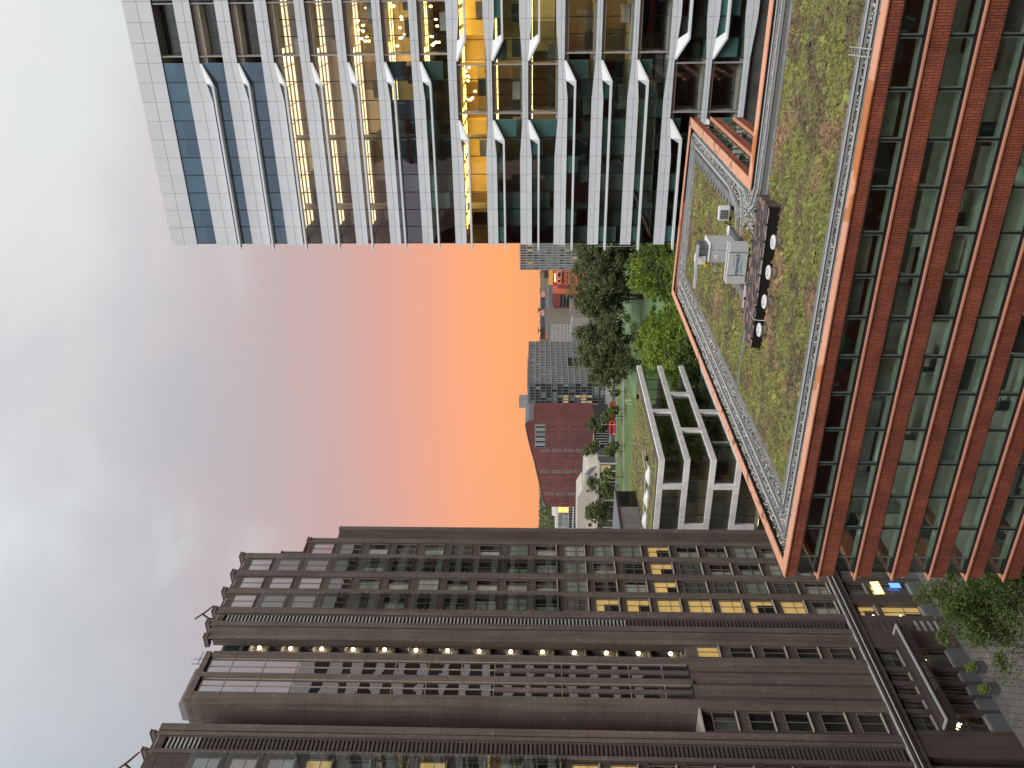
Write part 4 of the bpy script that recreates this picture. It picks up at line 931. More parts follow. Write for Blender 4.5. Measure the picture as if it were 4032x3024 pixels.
for x in (-17.7,-16.2):
    for y in (52.15,53.4): wh.tube([(x-.06,y,ZR+.2),(x+.06,y,ZR+.2)], .14, 10)
wh.build('wheels', 'rubber_black', bm)
MB().prism([(-17.55,51.6,ZR+.42),(-16.35,51.6,ZR+.42),(-16.35,53.4,ZR+.42),(-17.55,53.4,ZR+.42)], (0,0,1.65)).build('housing', 'paint_grey', bm)
MB().box(-17.6,-16.3,51.56,53.44,ZR+2.07,ZR+2.13).build('housing_lid', 'paint_white', bm)
piece('rating_plate', bm, 'paint_white', -17.35, -17.1, 51.585, 51.6, ZR+1.55, ZR+1.8)
MB().box(-17.25,-16.55,51.9,53.0,ZR+2.13,ZR+2.75).build('turret', 'steel_dark', bm)
MB().prism([(-17.85,51.9,ZR+2.25),(-17.3,51.9,ZR+2.25),(-17.3,52.6,ZR+2.25),(-17.85,52.6,ZR+2.25)], (0,0,.62)).build('hood', 'paint_white', bm)
MB().lathe((-17.95,52.2,ZR+1.9), [(.14,0),(.16,.1),(.16,.3),(.12,.36)], 12).build('motor', 'warn_yellow', bm, True); MB().lathe((-17.95,52.2,ZR+1.65), [(.1,0),(.12,.05),(.12,.25)], 12).build('motor_foot', 'steel', bm, True)
MB().tube([(-17.0,52.3,ZR+2.7),(-17.35,51.2,ZR+3.0),(-17.6,50.6,ZR+3.12)], [.12,.11,.09], 8).build('boom', 'steel', bm)
MB().box(-19.0,-16.1,50.45,50.62,ZR+3.02,ZR+3.17).build('spreader_beam', 'paint_grey', bm)
cb2 = MB()
for x in (-18.85,-16.3): cb2.tube([(x,50.53,ZR+3.02),(x if x > -18 else -18.1,50.0,ZR+1.4)], .012, 4)
cb2.build('cable', 'rubber_black', bm)
# ------------------------------------------------------------------ pale stone-framed office block between the towers
XP, YP, XP0, YP1 = -66.39, 104.27, -100, 136.5
pb = thing('stone_frame_building', 'low office block with pale stone frame, dark glass and planted roof with skylights', 'building', (XP, YP, 0))
PT = [-18.13,-21.95,-25.85,-29.75,-33.65,-37.55]; PHh = .82
def stone_run(axis, a, b, other, zt, d=.45, name='frame_block'):
    L_ = b-a; n = max(1, round(abs(L_)/1.15)); s = L_/n
    for k in range(n):
        u0, u1 = a+s*k+.006, a+s*(k+1)-.006
        if axis == 'y': piece(name, pb, 'stone_white', other-d, other, u0, u1, zt-PHh+H, zt+H)
        else: piece(name, pb, 'stone_white', u0, u1, other, other+d, zt-PHh+H, zt+H)
for i, zt in enumerate(PT[:4]):
    stone_run('y', YP, YP1, XP, zt); stone_run('x', XP0 if i > 5 else -90, XP-.46, YP, zt)
def post_y(y, i): 
    for q in range(3):
        za, zb_ = PT[i]-PHh, PT[i+1]; h = (za-zb_)/3; piece('post_block', pb, 'stone_white', XP-.45, XP-.003, y-.45, y+.45, za-h*(q+1)+.006+H, za-h*q-.006+H)
def post_x(x, i):
    for q in range(3):
        za, zb_ = PT[i]-PHh, PT[i+1]; h = (za-zb_)/3; piece('post_block', pb, 'stone_white', x-.45, x+.45, YP+.003, YP+.45, za-h*(q+1)+.006+H, za-h*q-.006+H)
for y, i in ((119.5,0),(125.6,1),(113.4,1),(119.4,2),(113.4,3),(126,3)): post_y(y, i)
for x, i in ((-71.3,0),(-80.0,0),(-78.8,1),(-88,1),(-71.3,2),(-80,2),(-78.8,3)): post_x(x, i)
for i in range(5):
    za, zb_ = PT[i]-PHh+H+.05, PT[i+1]+H-.05
    n = 8
    for k in range(n):
        y0, y1 = YP+.5+(YP1-YP-1.6)*k/n, YP+.5+(YP1-YP-1.6)*(k+1)/n
        piece('glass_panel', pb, 'glass_smoke', XP-.42, XP-.40, y0+.02, y1-.02, za, zb_); piece('glazing_bar', pb, 'frame_dark', XP-.46, XP-.36, y0-.03, y0+.03, za, zb_)
    for k in range(7):
        x0, x1 = XP-.5-3.3*(k+1), XP-.5-3.3*k
        piece('glass_panel', pb, 'glass_smoke', x0+.02, x1-.02, YP+.40, YP+.42, za, zb_); piece('glazing_bar', pb, 'frame_dark', x0-.03, x0+.03, YP+.36, YP+.46, za, zb_)
    piece('floor_slab', pb, 'slab', XP0, XP-.5, YP+.5, YP1-.3, PT[i+1]+H-.7, PT[i+1]+H-.12)
    for q in range(9):
        x = random.uniform(-88,-70); y = random.uniform(107,114); piece('room_wall', pb, random.choice(('core','core_dark','core','curtain_mid')), x, x+random.uniform(1,4), y, y+.2, PT[i+1]+H-.1, PT[i]+H-.9)
    for q in range(7):
        y = random.uniform(106,134); piece('room_wall', pb, random.choice(('core','core_dark','curtain_mid','curtain_green')), XP-6, XP-5.8+random.uniform(0,2), y, y+random.uniform(1,4), PT[i+1]+H-.1, PT[i]+H-.9)
    for q in range(8):
        x = random.uniform(-86,-72); piece('ceiling_light', pb, 'lamp_warm', x, x+1.5, YP+1.2+q*.8, YP+1.34+q*.8, PT[i]+H-.95, PT[i]+H-.9)
    for q in range(6):
        y = random.choice((106,109,112,121.5,123)); piece('ceiling_light', pb, 'lamp_warm', XP-2.2-q, XP-2.1-q, y, y+1.1, PT[i]+H-.95, PT[i]+H-.9)
piece('core_wall', pb, 'core_dark', XP0, XP-8, YP+12, YP1-.4, 0, PT[0]+H-1)
piece('base_storeys', pb, 'core_dark', XP0, XP-.5, YP+.5, YP1-.4, 0, PT[5]+H-.8)
ZP = PT[0]+H
MB().prism([(XP0,YP+.45,ZP-.35),(XP-.45,YP+.45,ZP-.35),(XP-.45,YP1-.1,ZP-.35),(XP0,YP1-.1,ZP-.35)], (0,0,.15)).build('roof_deck', 'membrane', pb)
MB().box(XP0,XP-.46,YP+.46,YP+.9,ZP-.2,ZP-.02).box(XP-.9,XP-.46,YP+.9,YP1-.1,ZP-.2,ZP-.02).build('roof_upstand', 'membrane', pb)
MB().box(XP0,XP-1.0,YP+1.0,YP+2.2,ZP-.2,ZP-.12).box(XP-2.2,XP-1.0,YP+2.2,YP1-1.2,ZP-.2,ZP-.12).build('gravel_strip', 'gravel_bed', pb)
MB().box(XP0,XP-2.3,YP+2.4,YP1-.8,ZP-.2,ZP-.1).build('sedum_bed', 'sedum', pb)
_P = PATH; PATH = []
V, F = tufts(9000, [(-96,YP+5,XP-2.5,YP1-1)], .05, .2, .12, .32, ZP-.1); PATH = _P
island_mesh('sedum', 'sedum', V, F, pb, kind='stuff', label='yellow green sedum on the low roof')
for x in (-74.6,-79.2,-83.6,-87.6):
    MB().box(x-1.55,x+1.55,YP+7.2,YP+8.9,ZP-.15,ZP+.15).build('skylight_kerb', 'paint_grey', pb)
    d = MB(); pr_ = []
    for iy in range(7):
        for ix in range(9):
            u, v = ix/8*2-1, iy/6*2-1; d.v.append((x+1.45*u, YP+8.05+.78*v, ZP+.15+.55*(1-u*u)*(1-v*v)))
    for iy in range(6):
        for ix in range(8): a = iy*9+ix; d.f.append((a,a+1,a+10,a+9))
    d.build('skylight_dome', 'paint_white', pb, True)
sg = MB().tube([(-88,YP+9.8,ZP+.25),(-75.5,YP+10.5,ZP+.25),(-75.2,YP+16.5,ZP+.25)], .05, 5).tube([(-73.6,YP+7,ZP+.25),(-73.4,YP+14,ZP+.25)], .05, 5); sg.build('safety_line', 'paint_white', pb)
for x, y in ((-73.2,YP+11.0),(-70.2,YP+27)): MB().box(x-.35,x+.35,y-.35,y+.35,ZP-.1,ZP+.4).build('roof_hatch', 'frame_dark', pb)
# grey plant house on that roof
xh, h0 = -87.3, ZP-.2
MB().box(-98,xh-.06,YP+8.0,126.3,h0,h0+4.0).build('plant_house', 'panel_grey', pb)
for k in range(6):
    y0 = 126.3-2.45*(k+1); piece('plant_house_panel', pb, 'black_glass' if k in (0,1) else 'panel_grey', xh-.06, xh, y0+.05, y0+2.40, h0+.3, h0+3.6 if k < 2 else h0+3.85)
MB().box(-98.3,xh+.2,YP+7.8,126.6,h0+4.0,h0+4.15).build('plant_house_roof', 'far_slate', pb)
piece('plant_house_edge', pb, 'frame_dark', xh+.0, xh+.25, YP+7.8, 126.6, h0+3.88, h0+4.0)
# ------------------------------------------------------------------ trees
def crown_mesh(name, m, rx, ry, rz, n, leaf, clumps, seed, zc, hollow=.35, flat_=.0):
    g = np.random.default_rng(seed)
    d = g.normal(size=(clumps,3)); d /= np.linalg.norm(d,axis=1)[:,None]; rad = g.uniform(hollow,1,clumps)**.6
    c = d*rad[:,None]*np.array([rx,ry,rz]); c[:,2] += zc
    wob = .95+.34*np.sin(d[:,0]*4+seed)*np.cos(d[:,1]*4+d[:,2]*3+seed*2); c[:,:2] *= wob[:,None]; c[:,2] = zc+(c[:,2]-zc)*(.82+.36*g.random(clumps))
    cs = g.uniform(.07,.26,clumps)*min(rx,rz)*1.2
    idx = g.integers(0,clumps,n); p = g.normal(size=(n,3)); p /= np.linalg.norm(p,axis=1)[:,None]; p *= (g.random(n)**.4)[:,None]
    pos = c[idx]+p*cs[idx][:,None]*np.array([1.15,1.15,.75])
    a = g.normal(size=(n,3)); a[:,2] *= .5; a /= np.linalg.norm(a,axis=1)[:,None]; b = np.cross(a, g.normal(size=(n,3))); b /= np.linalg.norm(b,axis=1)[:,None]
    s = (leaf*g.uniform(.6,1.35,n))[:,None]
    V = np.stack([pos-a*s, pos-b*s*.55, pos+a*s, pos+b*s*.55],1)
    F = np.arange(n*4).reshape(n,4)
    o = island_mesh(name, m, V, F, None); me = o.data; bpy.data.objects.remove(o); return me
def trunk_mesh(name, h, r, zc, rx, rz, seed, multi=False):
    g = np.random.default_rng(seed); mb = MB()
    stems = [(0,0)] if not multi else [(-.4,.1),(.35,-.2),(.05,.4)]
    for sx, sy in stems:
        tip = (sx*6+g.normal()*.4, sy*6+g.normal()*.4, zc*.95)
        mb.tube([(sx,sy,-.2),(sx*1.8,sy*1.8,h*.5),(sx*3.2,sy*3.2,h),tip], [r*1.15,r*.85,r*.7,r*.3], 8)
        for k in range(9):
            a = g.uniform(0,6.28); z0 = g.uniform(h*.7, zc*.95); e = g.uniform(.45,.95)
            q = (sx*3+math.cos(a)*rx*e, sy*3+math.sin(a)*rx*e, min(zc+rz*.7, z0+g.uniform(.12,.4)*rz*2))
            mid = ((sx*2.5+q[0])/2, (sy*2.5+q[1])/2, (z0*.55+q[2]*.45)); mb.tube([(sx*2.2,sy*2.2,z0),mid,q], [r*.38,r*.24,r*.07], 5)
    return mb.mesh(name, 'bark', True)
TV = {}
def tree_kind(key, m, h, r, rx, rz, zc, n, leaf, clumps, seed, multi=False, hollow=.35):
    TV[key] = (trunk_mesh('trunk_'+key, h, r, zc, rx, rz, seed, multi), crown_mesh('crown_'+key, m, rx, rx*.95, rz, n, leaf, clumps, seed, zc, hollow))
def tree(key, x, y, label, group=None, s=1.0, sz=None, rz=None, z=0, name='tree'):
    o = thing(name, label, 'tree', (x,y,z), group); o.rotation_euler = (0,0,random.uniform(0,6.28) if rz is None else rz); o.scale = (s,s,sz or s)
    for nm, me in (('trunk', TV[key][0]), ('crown', TV[key][1])):
        c = bpy.data.objects.new(nm, me); COL.objects.link(c); c.parent = o
    return o
tree_kind('tall_a', 'leaf_dark', 8, .45, 10.2, 12.2, 17.2, 18000, .46, 170, 3, True, .12)
tree_kind('tall_b', 'leaf_dark', 7, .5, 11.0, 12.0, 16.8, 18000, .46, 170, 4, False, .12)
tree_kind('bright', 'leaf_bright', 5, .35, 7.2, 7.6, 12.5, 20000, .30, 150, 5, False, .2)
tree_kind('green', 'leaf_mid', 5, .35, 6.5, 7, 12.5, 11000, .33, 110, 6, False, .25)
tree_kind('street', 'leaf_mid', 2.6, .14, 2.6, 3.2, 5.4, 2200, .26, 40, 7, False, .2)
tree_kind('round', 'leaf_dark', 3, .3, 8.5, 8.0, 10.5, 11000, .42, 110, 8, False, .2)
tree_kind('plaza', 'leaf_mid', 4.5, .22, 5.6, 5.2, 9.6, 15000, .155, 85, 9, False, .12)
GT = 'tall dark trees beside the sports field'
for x, y, k, s, lab in ((-146,303,'tall_a',1.0,'tall dark tree with forked trunk just left of the sports field gap'),(-138,312,'tall_b',1.0,'tall dark tree right of the forked one, in front of the grey grid tower'),
        (-128,330,'tall_a',1.08,'tall dark tree in the middle of the row by the field'),(-113,322,'tall_b',1.05,'tall dark tree in front of the orange building'),(-101,318,'tall_a',1.1,'tall dark tree in front of the far grey glass tower'),
        (-88,305,'tall_b',1.05,'rightmost tall dark tree half hidden by the white tower'),(-158,340,'tall_b',.92,'leftmost tall dark tree, in front of the grid tower corner'),(-118,360,'tall_a',1.0,'tall dark tree farthest back in the field row'),(-106,345,'tall_b',1.05,'tall dark tree behind the pair in front of the orange building'),(-95,335,'tall_a',1.05,'tall dark tree behind the rightmost one'),(-134,355,'tall_b',.98,'tall dark tree behind the forked one'),(-80,290,'tall_a',1.0,'tall dark tree hidden mostly by the white tower edge')):
    tree(k, x, y, lab, GT, s)
GB = 'bright green trees behind the brick roof'
for x, y, k, s, lab in ((-72,158,'bright',1.12,'bright yellow green tree behind the left brick roof edge'),(-80,175,'bright',1.1,'bright yellow green tree farther left, next to the stone-framed block'),(-57,168,'green',1.15,'mid green tree behind the far brick roof corner'),
        (-47,172,'bright',.98,'bright green tree nearest the white tower foot'),(-66,190,'green',1.15,'mid green tree behind the bright ones'),(-86,196,'green',1.0,'dark green tree just right of the stone-framed block'),(-40,190,'green',1.15,'mid green tree half behind the white tower'),(-58,148,'bright',.92,'bright green tree lowest behind the brick roof edge'),
        (-48.5,145,'bright',1.12,'bright green tree right behind the far roof edge, right of the corner'),(-55,140,'bright',1.05,'bright green tree right behind the far roof corner'),(-63,182,'bright',1.2,'bright green tree rising behind the far roof corner'),(-70,146,'bright',1.0,'bright green tree at the stone-framed block far end'),(-66,142,'green',1.0,'shaded green tree tucked under the brick roof edge'),(-48,150,'green',1.0,'green tree low behind the far brick corner')):
    tree(k, x, y, lab, GB, s)
GS = 'young street trees along the path'
for i, (x, y) in enumerate(((-196,372),(-203,366),(-214,378),(-222,362),(-232,372),(-240,360),(-238,382),(-262,384),(-256,366),(-176,352))):
    tree('street', x, y, ['young street tree by the far goal end','second young tree along the path from the field','third young tree along the path','young tree right before the red tram','young tree in front of the tram middle','young tree left of the tram','young tree behind the tram','young tree below the round dark tree','leftmost young tree on the path','low bush like tree beside the field corner'][i], GS, 1.15+.2*(i%3))
GR = 'full round trees before the curved brick building'
for x, y, s, lab in ((-262,418,1.0,'large round dark tree in front of the curved brick building'),(-270,400,.9,'round tree left of the largest round one'),(-283,388,.95,'round tree in front of the concrete hall'),(-296,380,.9,'leftmost round tree in front of the concrete hall'),(-252,436,.8,'small round tree at the curved building foot')):
    tree('round', x, y, lab, GR, s)
tree('plaza', -46.6, 52.2, 'leafy green tree on the plaza in front of the brown tower entrance', None, .86, .92)
tree('plaza', -42.0, 49.5, 'leafy tree on the plaza close under the brick building corner', None, .75, .85)
# clipped bushes in square tubs
for x, y, lab in ((-63.3,61.3,'clipped round bush in a dark square tub, right of the pair at the entrance'),(-63.35,58.6,'clipped round bush in a dark square tub, left of the pair at the entrance')):
    t = thing('potted_bush', lab, 'potted plant', (x,y,.02), 'potted bushes at the brown tower entrance')
    MB().prism([(x-.42,y-.42,.02),(x+.42,y-.42,.02),(x+.42,y+.42,.02),(x-.42,y+.42,.02)], (0,0,.95)).box(x-.5,x+.5,y-.5,y+.5,.97,1.05).build('tub', 'steel_dark', t)
    me = crown_mesh('bush_leaves', 'leaf_bright', .5,.5,.48, 1500, .06, 60, 12, 0, .5); c = link('bush', me, t, (x,y,1.45))
# far woods on the horizon
def woods(name, label, x0, x1, y0, y1, n, hmin, hmax, m):
    V=[];F=None; x = rng.uniform(x0,x1,n); y = rng.uniform(y0,y1,n); h = rng.uniform(hmin,hmax,n); k = 26
    px_ = np.repeat(x,k)+rng.normal(0,3.4,n*k); py = np.repeat(y,k)+rng.normal(0,3.4,n*k); pz = np.repeat(h,k)*rng.uniform(.12,1,n*k)
    a = rng.normal(size=(n*k,3)); a /= np.linalg.norm(a,axis=1)[:,None]; b = np.cross(a, rng.normal(size=(n*k,3))); b /= np.linalg.norm(b,axis=1)[:,None]
    pos = np.stack([px_,py,pz],1); s = rng.uniform(1.2,2.6,n*k)[:,None]
    V = np.stack([pos-a*s,pos-b*s,pos+a*s,pos+b*s],1); F = np.arange(n*k*4).reshape(-1,4)
    o = island_mesh(name, m, V, F, None, kind='stuff', label=label, category='woods'); return o
woods('woods', 'dark woods on the horizon left of the curved brick building', -720,-520,760,900, 420, 26, 40, 'leaf_dark')
woods('woods', 'hazy far treeline along the horizon', -1300,-300,1300,1500, 1300, 26, 44, 'leaf_dark')
# ------------------------------------------------------------------ buildings beyond the field
def fb_(parent, name, m, x0, x1, y0, y1, z0, z1): return piece(name, parent, m, x0, x1, y0, y1, z0, z1)
# grey tower of glass strips and vertical fins, peeping out beside the white tower
t = thing('glass_tower', 'far grey office tower with close vertical fins beside the white tower', 'office tower', (-140,440,0))
fb_(t,'body','core_dark',-150.7,-118,430.5,455,0,54.6)
fb_(t,'roof_edge','far_grey',-150.9,-118,430,431,54.6,55.2)
for i in range(15):
    zt = 51.0-3.5*i; fb_(t,'floor_band','far_grey',-150.8,-118,430.1,430.5,zt,zt+.8 if i else zt+.7)
for k in range(23): fb_(t,'fin','far_grey',-150.9+1.45*k,-150.35+1.45*k,429.7,430.3,0,54.6)
for i in range(11):
    for k in range(11): fb_(t,'window',random.choice(('far_glass_pale','far_glass_pale','far_glass','far_glass_pale')) if random.random() > .06 else 'far_glass_warm',-150.3+1.45*k,-149.5+1.45*k+.55,430.35,430.5,48.3-3.5*i,50.9-3.5*i)
fb_(t,'top_louvre','far_maroon',-150.3,-134,430.35,430.5,51.9,54.5)
# orange building with the lit band and sign
t = thing('orange_building', 'far orange red building with yellow lit band, sign and projecting box windows', 'building', (-235,640,0))
fb_(t,'body','far_orange',-245.3,-222,640,665,0,33.0); fb_(t,'yellow_band','far_yellow',-237.4,-222,639.4,664,33.0,36.5); fb_(t,'top_storey','brown_dark',-234,-222,646,664,36.5,40.2)
for x0,x1 in ((-235.9,-232.0),(-231.1,-225.5)):
    MB().box(x0,x1,638.6,640.02,29.0,29.6).box(x0,x1,638.6,640.02,26.0,26.6).box(x0,x0+.8,638.6,640.02,26.6,29.0).box(x1-.8,x1,638.6,640.02,26.6,29.0).build('box_window','coping',t); fb_(t,'box_window_pane','far_glass',x0+.8,x1-.8,639.6,639.9,26.6,29.0)
for i in range(3):
    for k in range(8): fb_(t,'window','far_glass',-236.0+1.75*k,-235.1+1.75*k,639.9,640.1,23.6-3.0*i,25.2-3.0*i)
MB().box(-240.6,-237.4,639.6,640.05,18.5,29.2).build('tall_window','far_maroon',t)
mat('sign_white', (.95,.9,.85), .5, emit=(1,.9,.8,1.2))
lt = link('sign_lettering', text_mesh('amsterdam UTC', 1.75, 'sign_white', .05, .02), t, (-235.0,639.85,30.9)); lt.rotation_euler = (R(90),0,0); lt.scale = (.62,1,1)
MB().tube([(-236.6,639.9,31.7),(-236.6,639.3,31.7)], 1.15, 16).build('sign_disc','red_paint',t)
# maroon hall with the big window
t = thing('maroon_building', 'far dark red building with one large barred window', 'building', (-252,640,0))
fb_(t,'body','far_maroon',-258.1,-245.4,640.5,660,0,32.8)
for k in range(4): fb_(t,'window_pane','far_glass',-256.7,-246.8,640.3,640.5,16.6+2.6*k+.15,16.6+2.6*(k+1)-.15)
fb_(t,'window_bar','far_grey',-256.8,-246.7,640.2,640.5,16.45,16.6); fb_(t,'window_bar','far_grey',-256.8,-246.7,640.2,640.5,19.05,19.35); fb_(t,'window_bar','far_grey',-256.8,-246.7,640.2,640.5,21.65,21.95); fb_(t,'window_bar','far_grey',-256.8,-246.7,640.2,640.5,24.25,24.55)
t = thing('grey_building', 'far pale grey building with small dark windows left of the maroon one', 'building', (-261,640,0))
fb_(t,'body','far_grey',-265.1,-258.2,641,660,0,33)
for i in range(4):
    for k in range(5): fb_(t,'window','far_glass',-264.4+1.3*k,-263.6+1.3*k,640.9,641.05,28.6-3.2*i,30.2-3.2*i)
fb_(t,'roof_storey','far_slate',-263.8,-238,648,664,33.1,36.2)
t = thing('taupe_building', 'far plain taupe stair block beside the window-punched beige one', 'building', (-260,620,0)); fb_(t,'body','far_taupe',-263.2,-256.8,620,636,0,39.5); fb_(t,'roof_cap','far_slate',-263.3,-256.7,619.9,636,39.5,40.0)
t = thing('beige_building', 'far beige block with a regular grid of small square windows', 'building', (-272,620,0)); fb_(t,'body','far_beige',-284,-263.25,621,640,0,34.6)
for i in range(6):
    for k in range(10):
        x = -264.9-1.95*k; z = 32.1-2.98*i; fb_(t,'window_frame','far_white',x-.6,x+.6,620.9,621.02,z-.7,z+.75); fb_(t,'window_pane','far_glass',x-.25,x+.55,620.85,620.9,z-.45,z+.45)
fb_(t,'roof_storey','far_slate',-284,-264,628,640,34.6,37.2)
t = thing('mural_building', 'long far building with navy and pink painted top and roof cranes', 'building', (-290,720,0)); fb_(t,'body','far_taupe',-322,-262,720,740,0,38.8)
for x0,x1,m in ((-310.2,-298.6,'far_navy'),(-298.5,-292.3,'far_pink'),(-292.2,-279.5,'far_navy'),(-279.4,-273.6,'far_pink'),(-273.5,-262,'far_taupe'),(-322,-310.3,'brown_dark')): fb_(t,'painted_panel',m,x0,x1,719.8,738,38.8,42.6)
fb_(t,'orange_box','far_orange',-320.6,-315.6,716,719,34.9,37.9); fb_(t,'box_deck','far_grey',-323,-312,715.8,719.5,34.3,34.85)
fb_(t,'box_column','far_grey',-322.8,-322.2,716,717,0,34.3); fb_(t,'box_column','far_grey',-312.8,-312.2,716,717,0,34.3)
for x0,x1 in ((-318.9,-311.7),(-297.8,-291.5)):
    xm_ = (x0+x1)/2; MB().tube([(x0,725,45.1),(x1,725,45.1)],.35,8).tube([(xm_,725,42.6),(xm_,725,45.1)],.45,8).tube([(xm_,725,43),(x0+1,725,45)],.2,6).build('roof_crane','frame_dark',t)
t = thing('parking_deck', 'far low grey sheds and roofs in front of the beige block', 'building', (-240,560,0))
fb_(t,'shed','far_grey',-252,-239.4,560,575,0,20.5); fb_(t,'shed','far_beige',-239.3,-232.6,558,572,0,19.5); fb_(t,'shed','far_taupe',-232.5,-223,560,572,0,21.5); fb_(t,'shed','far_slate',-256,-240,556,559.8,0,16.5)
for k in range(6): fb_(t,'shed_roof_rib','far_concrete',-239.2+1.1*k,-238.6+1.1*k,557.8,571,19.5,19.9)
# grid tower
t = thing('grid_tower', 'dark grey far office tower with a dense grid of square windows', 'office tower', (-260,500,0)); X0, Y0 = -250.2, 486.0
fb_(t,'core','core_dark',X0-23.3,X0-.7,Y0+.7,554,0,50.5); fb_(t,'roof_edge','far_slate',X0-23.6,X0+.1,Y0-.1,554.2,50.6,52.0)
FZ = [50.6,47.1,43.45,39.85,36.1,32.3,28.5,24.5,20.4,16.4,12.4,8.6,4.5]
for z in FZ:
    fb_(t,'floor_band','far_slate',X0-23.5,X0-.02,Y0,Y0+.5,z-.42,z+.1); fb_(t,'floor_band','far_grey',X0-.5,X0+.02,Y0,554,z-.42,z+.1)
CX = [X0-.0-2.12*k for k in range(12)]; CY_ = [Y0+2.62*k for k in range(27)]
for k, x in enumerate(CX): fb_(t,'pier','far_slate',x-.26,x+.14,Y0-.06,Y0+.45,0,50.6)
for k, y in enumerate(CY_[1:]): fb_(t,'pier','far_grey',X0-.45,X0+.06,y-.3,y+.3,0 if not 9 < k < 15 else 24.6,50.6)
for j in range(len(FZ)-1):
    for k in range(11):
        g = 'far_glass_warm' if (j >= 6 and 3 < k < 9 and random.random() < .6) else random.choice(('far_glass','far_glass','far_glass_pale'))
        fb_(t,'window',g,CX[k+1]+.2,CX[k]-.3,Y0+.42,Y0+.6,FZ[j+1]+.15,FZ[j]-.5)
    if j < 6:
        for k in range(26): fb_(t,'side_window','far_glass' if random.random() > .15 else 'far_glass_pale',X0-.6,X0-.42,CY_[k]+.35,CY_[k+1]-.35,FZ[j+1]+.15,FZ[j]-.5)
    else:
        for k in list(range(10))+list(range(16,26)):
            if j < 8: fb_(t,'side_window','far_glass',X0-.6,X0-.42,CY_[k]+.35,CY_[k+1]-.35,FZ[j+1]+.15,FZ[j]-.5)
fb_(t,'undercut','membrane',X0-6,X0-.62,CY_[10],CY_[16],5,24.4)
MB().box(-272,-266,492,500,52,57.0).box(-271.6,-271,491.9,500.1,57,58).box(-269,-268.4,491.9,500.1,57,58).box(-266.8,-266.1,491.9,500.1,57,58).build('lift_house','far_grey',t)
MB().box(-262,-252,500,530,52,52.7).build('roof_plant','far_pink',t)
t = thing('glass_annexe', 'low dark glass annexe left of the grid tower', 'building', (-276,490,0)); fb_(t,'body','far_glass',-284,-273.8,488,520,0,33); fb_(t,'roof_edge','far_white',-279,-273.8,487.8,520,33,36)
for k in range(5): fb_(t,'glazing_bar','far_slate',-284+2.2*k,-283.8+2.2*k,487.9,488,0,33)
# curved brick building
t = thing('curved_brick_building', 'dark red brick building with a wave-shaped sloping roof and slit windows', 'building', (-288,445,0))
prof = [(-254.5,47.5),(-254.9,50.2),(-256.4,52.2),(-258.5,52.6),(-261,52.3),(-266.5,51.3),(-275.7,49.4),(-284.5,47.2),(-292.9,45.6),(-303,43.6),(-308.4,42.6),(-313.5,41.7),(-316.8,40.7),(-319.3,39.5),(-320.7,37.8)]
MB().prism([(x,445,z) for x,z in [(-254.5,9.8)]+prof+[(-320.7,9.8)]], (0,22,0)).build('wall','far_red',t)
cap = MB()
for (xa,za),(xb,zb_) in zip(prof[:-1],prof[1:]): cap.prism([(xa,444.7,za),(xb,444.7,zb_),(xb,444.7,zb_+.45),(xa,444.7,za+.45)], (0,22.6,0))
cap.build('roof_edge','far_slate',t)
fb_(t,'glass_base','far_glass',-320,-254.7,445.4,466,0,9.8); fb_(t,'base_rim','far_concrete',-320.8,-254.4,444.6,445.6,9.6,10.2)
for k in range(34): fb_(t,'base_mullion','far_white',-254.9-1.9*k,-254.7-1.9*k,445.2,445.4,0,9.6)
WX = [-256.1,-259.3,-263.3,-267.4,-271.2,-274.0,-276.9,-280.2,-283.5,-286.9,-290.0,-293.0,-296.4,-299.9,-303.7,-306.9,-310.3,-314.0,-317.6]
def roofz(x):
    for (xa,za),(xb,zb_) in zip(prof[:-1],prof[1:]):
        if xb <= x <= xa: return zb_+(za-zb_)*(x-xb)/(xa-xb)
    return 40
for k, x in enumerate(WX):
    off = (0,1.8,-.6,2.4,1.2)[k%5]; pale = k in (6,11,16); w = 1.0 if pale else (.95 if k in (1,2) else .55)
    z = 36.0+off
    while z+5.4 > roofz(x)-2.0 or (x > -275.3 and z+5.4 > 39.8): z -= .6
    while z > 11:
        if pale: fb_(t,'window_surround','far_beige',x-w/2-.35,x+w/2+.35,444.88,445.0,z-.3,z+5.4)
        fb_(t,'slit_window','far_glass',x-w/2,x+w/2,444.8,444.9,z,z+5.1); fb_(t,'window_bar','far_grey',x-.07,x+.07,444.72,444.8,z,z+5.1); z -= 7.45
fb_(t,'big_window_frame','far_grey',-274.8,-257.7,444.8,445.0,40.2,46.7)
for k in range(14): fb_(t,'big_window_pane','far_glass_pale' if k%3 else 'far_glass',-274.5+1.2*k,-273.45+1.2*k,444.7,444.8,40.5,46.4)
# concrete hall in front of it
t = thing('concrete_hall', 'pale concrete hall with stepped end and black openings behind round trees', 'building', (-285,400,0))
MB().prism([(-258,400,10),(-260.6,400,15.3),(-264,400,17.8),(-275.5,400,17.8),(-275.5,400,18.6),(-281.4,400,21.5),(-312,400,21.2),(-312,400,10)], (0,18,0)).build('wall','far_concrete',t)
fb_(t,'terrace','far_concrete',-312,-256,396.5,400,9.2,10.6); fb_(t,'opening','far_glass',-296.3,-287.8,399.8,400,10.7,16.6); fb_(t,'opening','far_glass',-271.8,-268.2,399.8,400,13.2,15.6); fb_(t,'opening','far_glass',-302.4,-300,399.8,400,12.6,14.4); fb_(t,'opening','far_glass',-277.4,-275.9,399.8,400,15.2,16.3)
for k in range(3): fb_(t,'opening_post','far_grey',-294.3+2.2*k,-294.1+2.2*k,399.6,399.8,10.7,16.6)
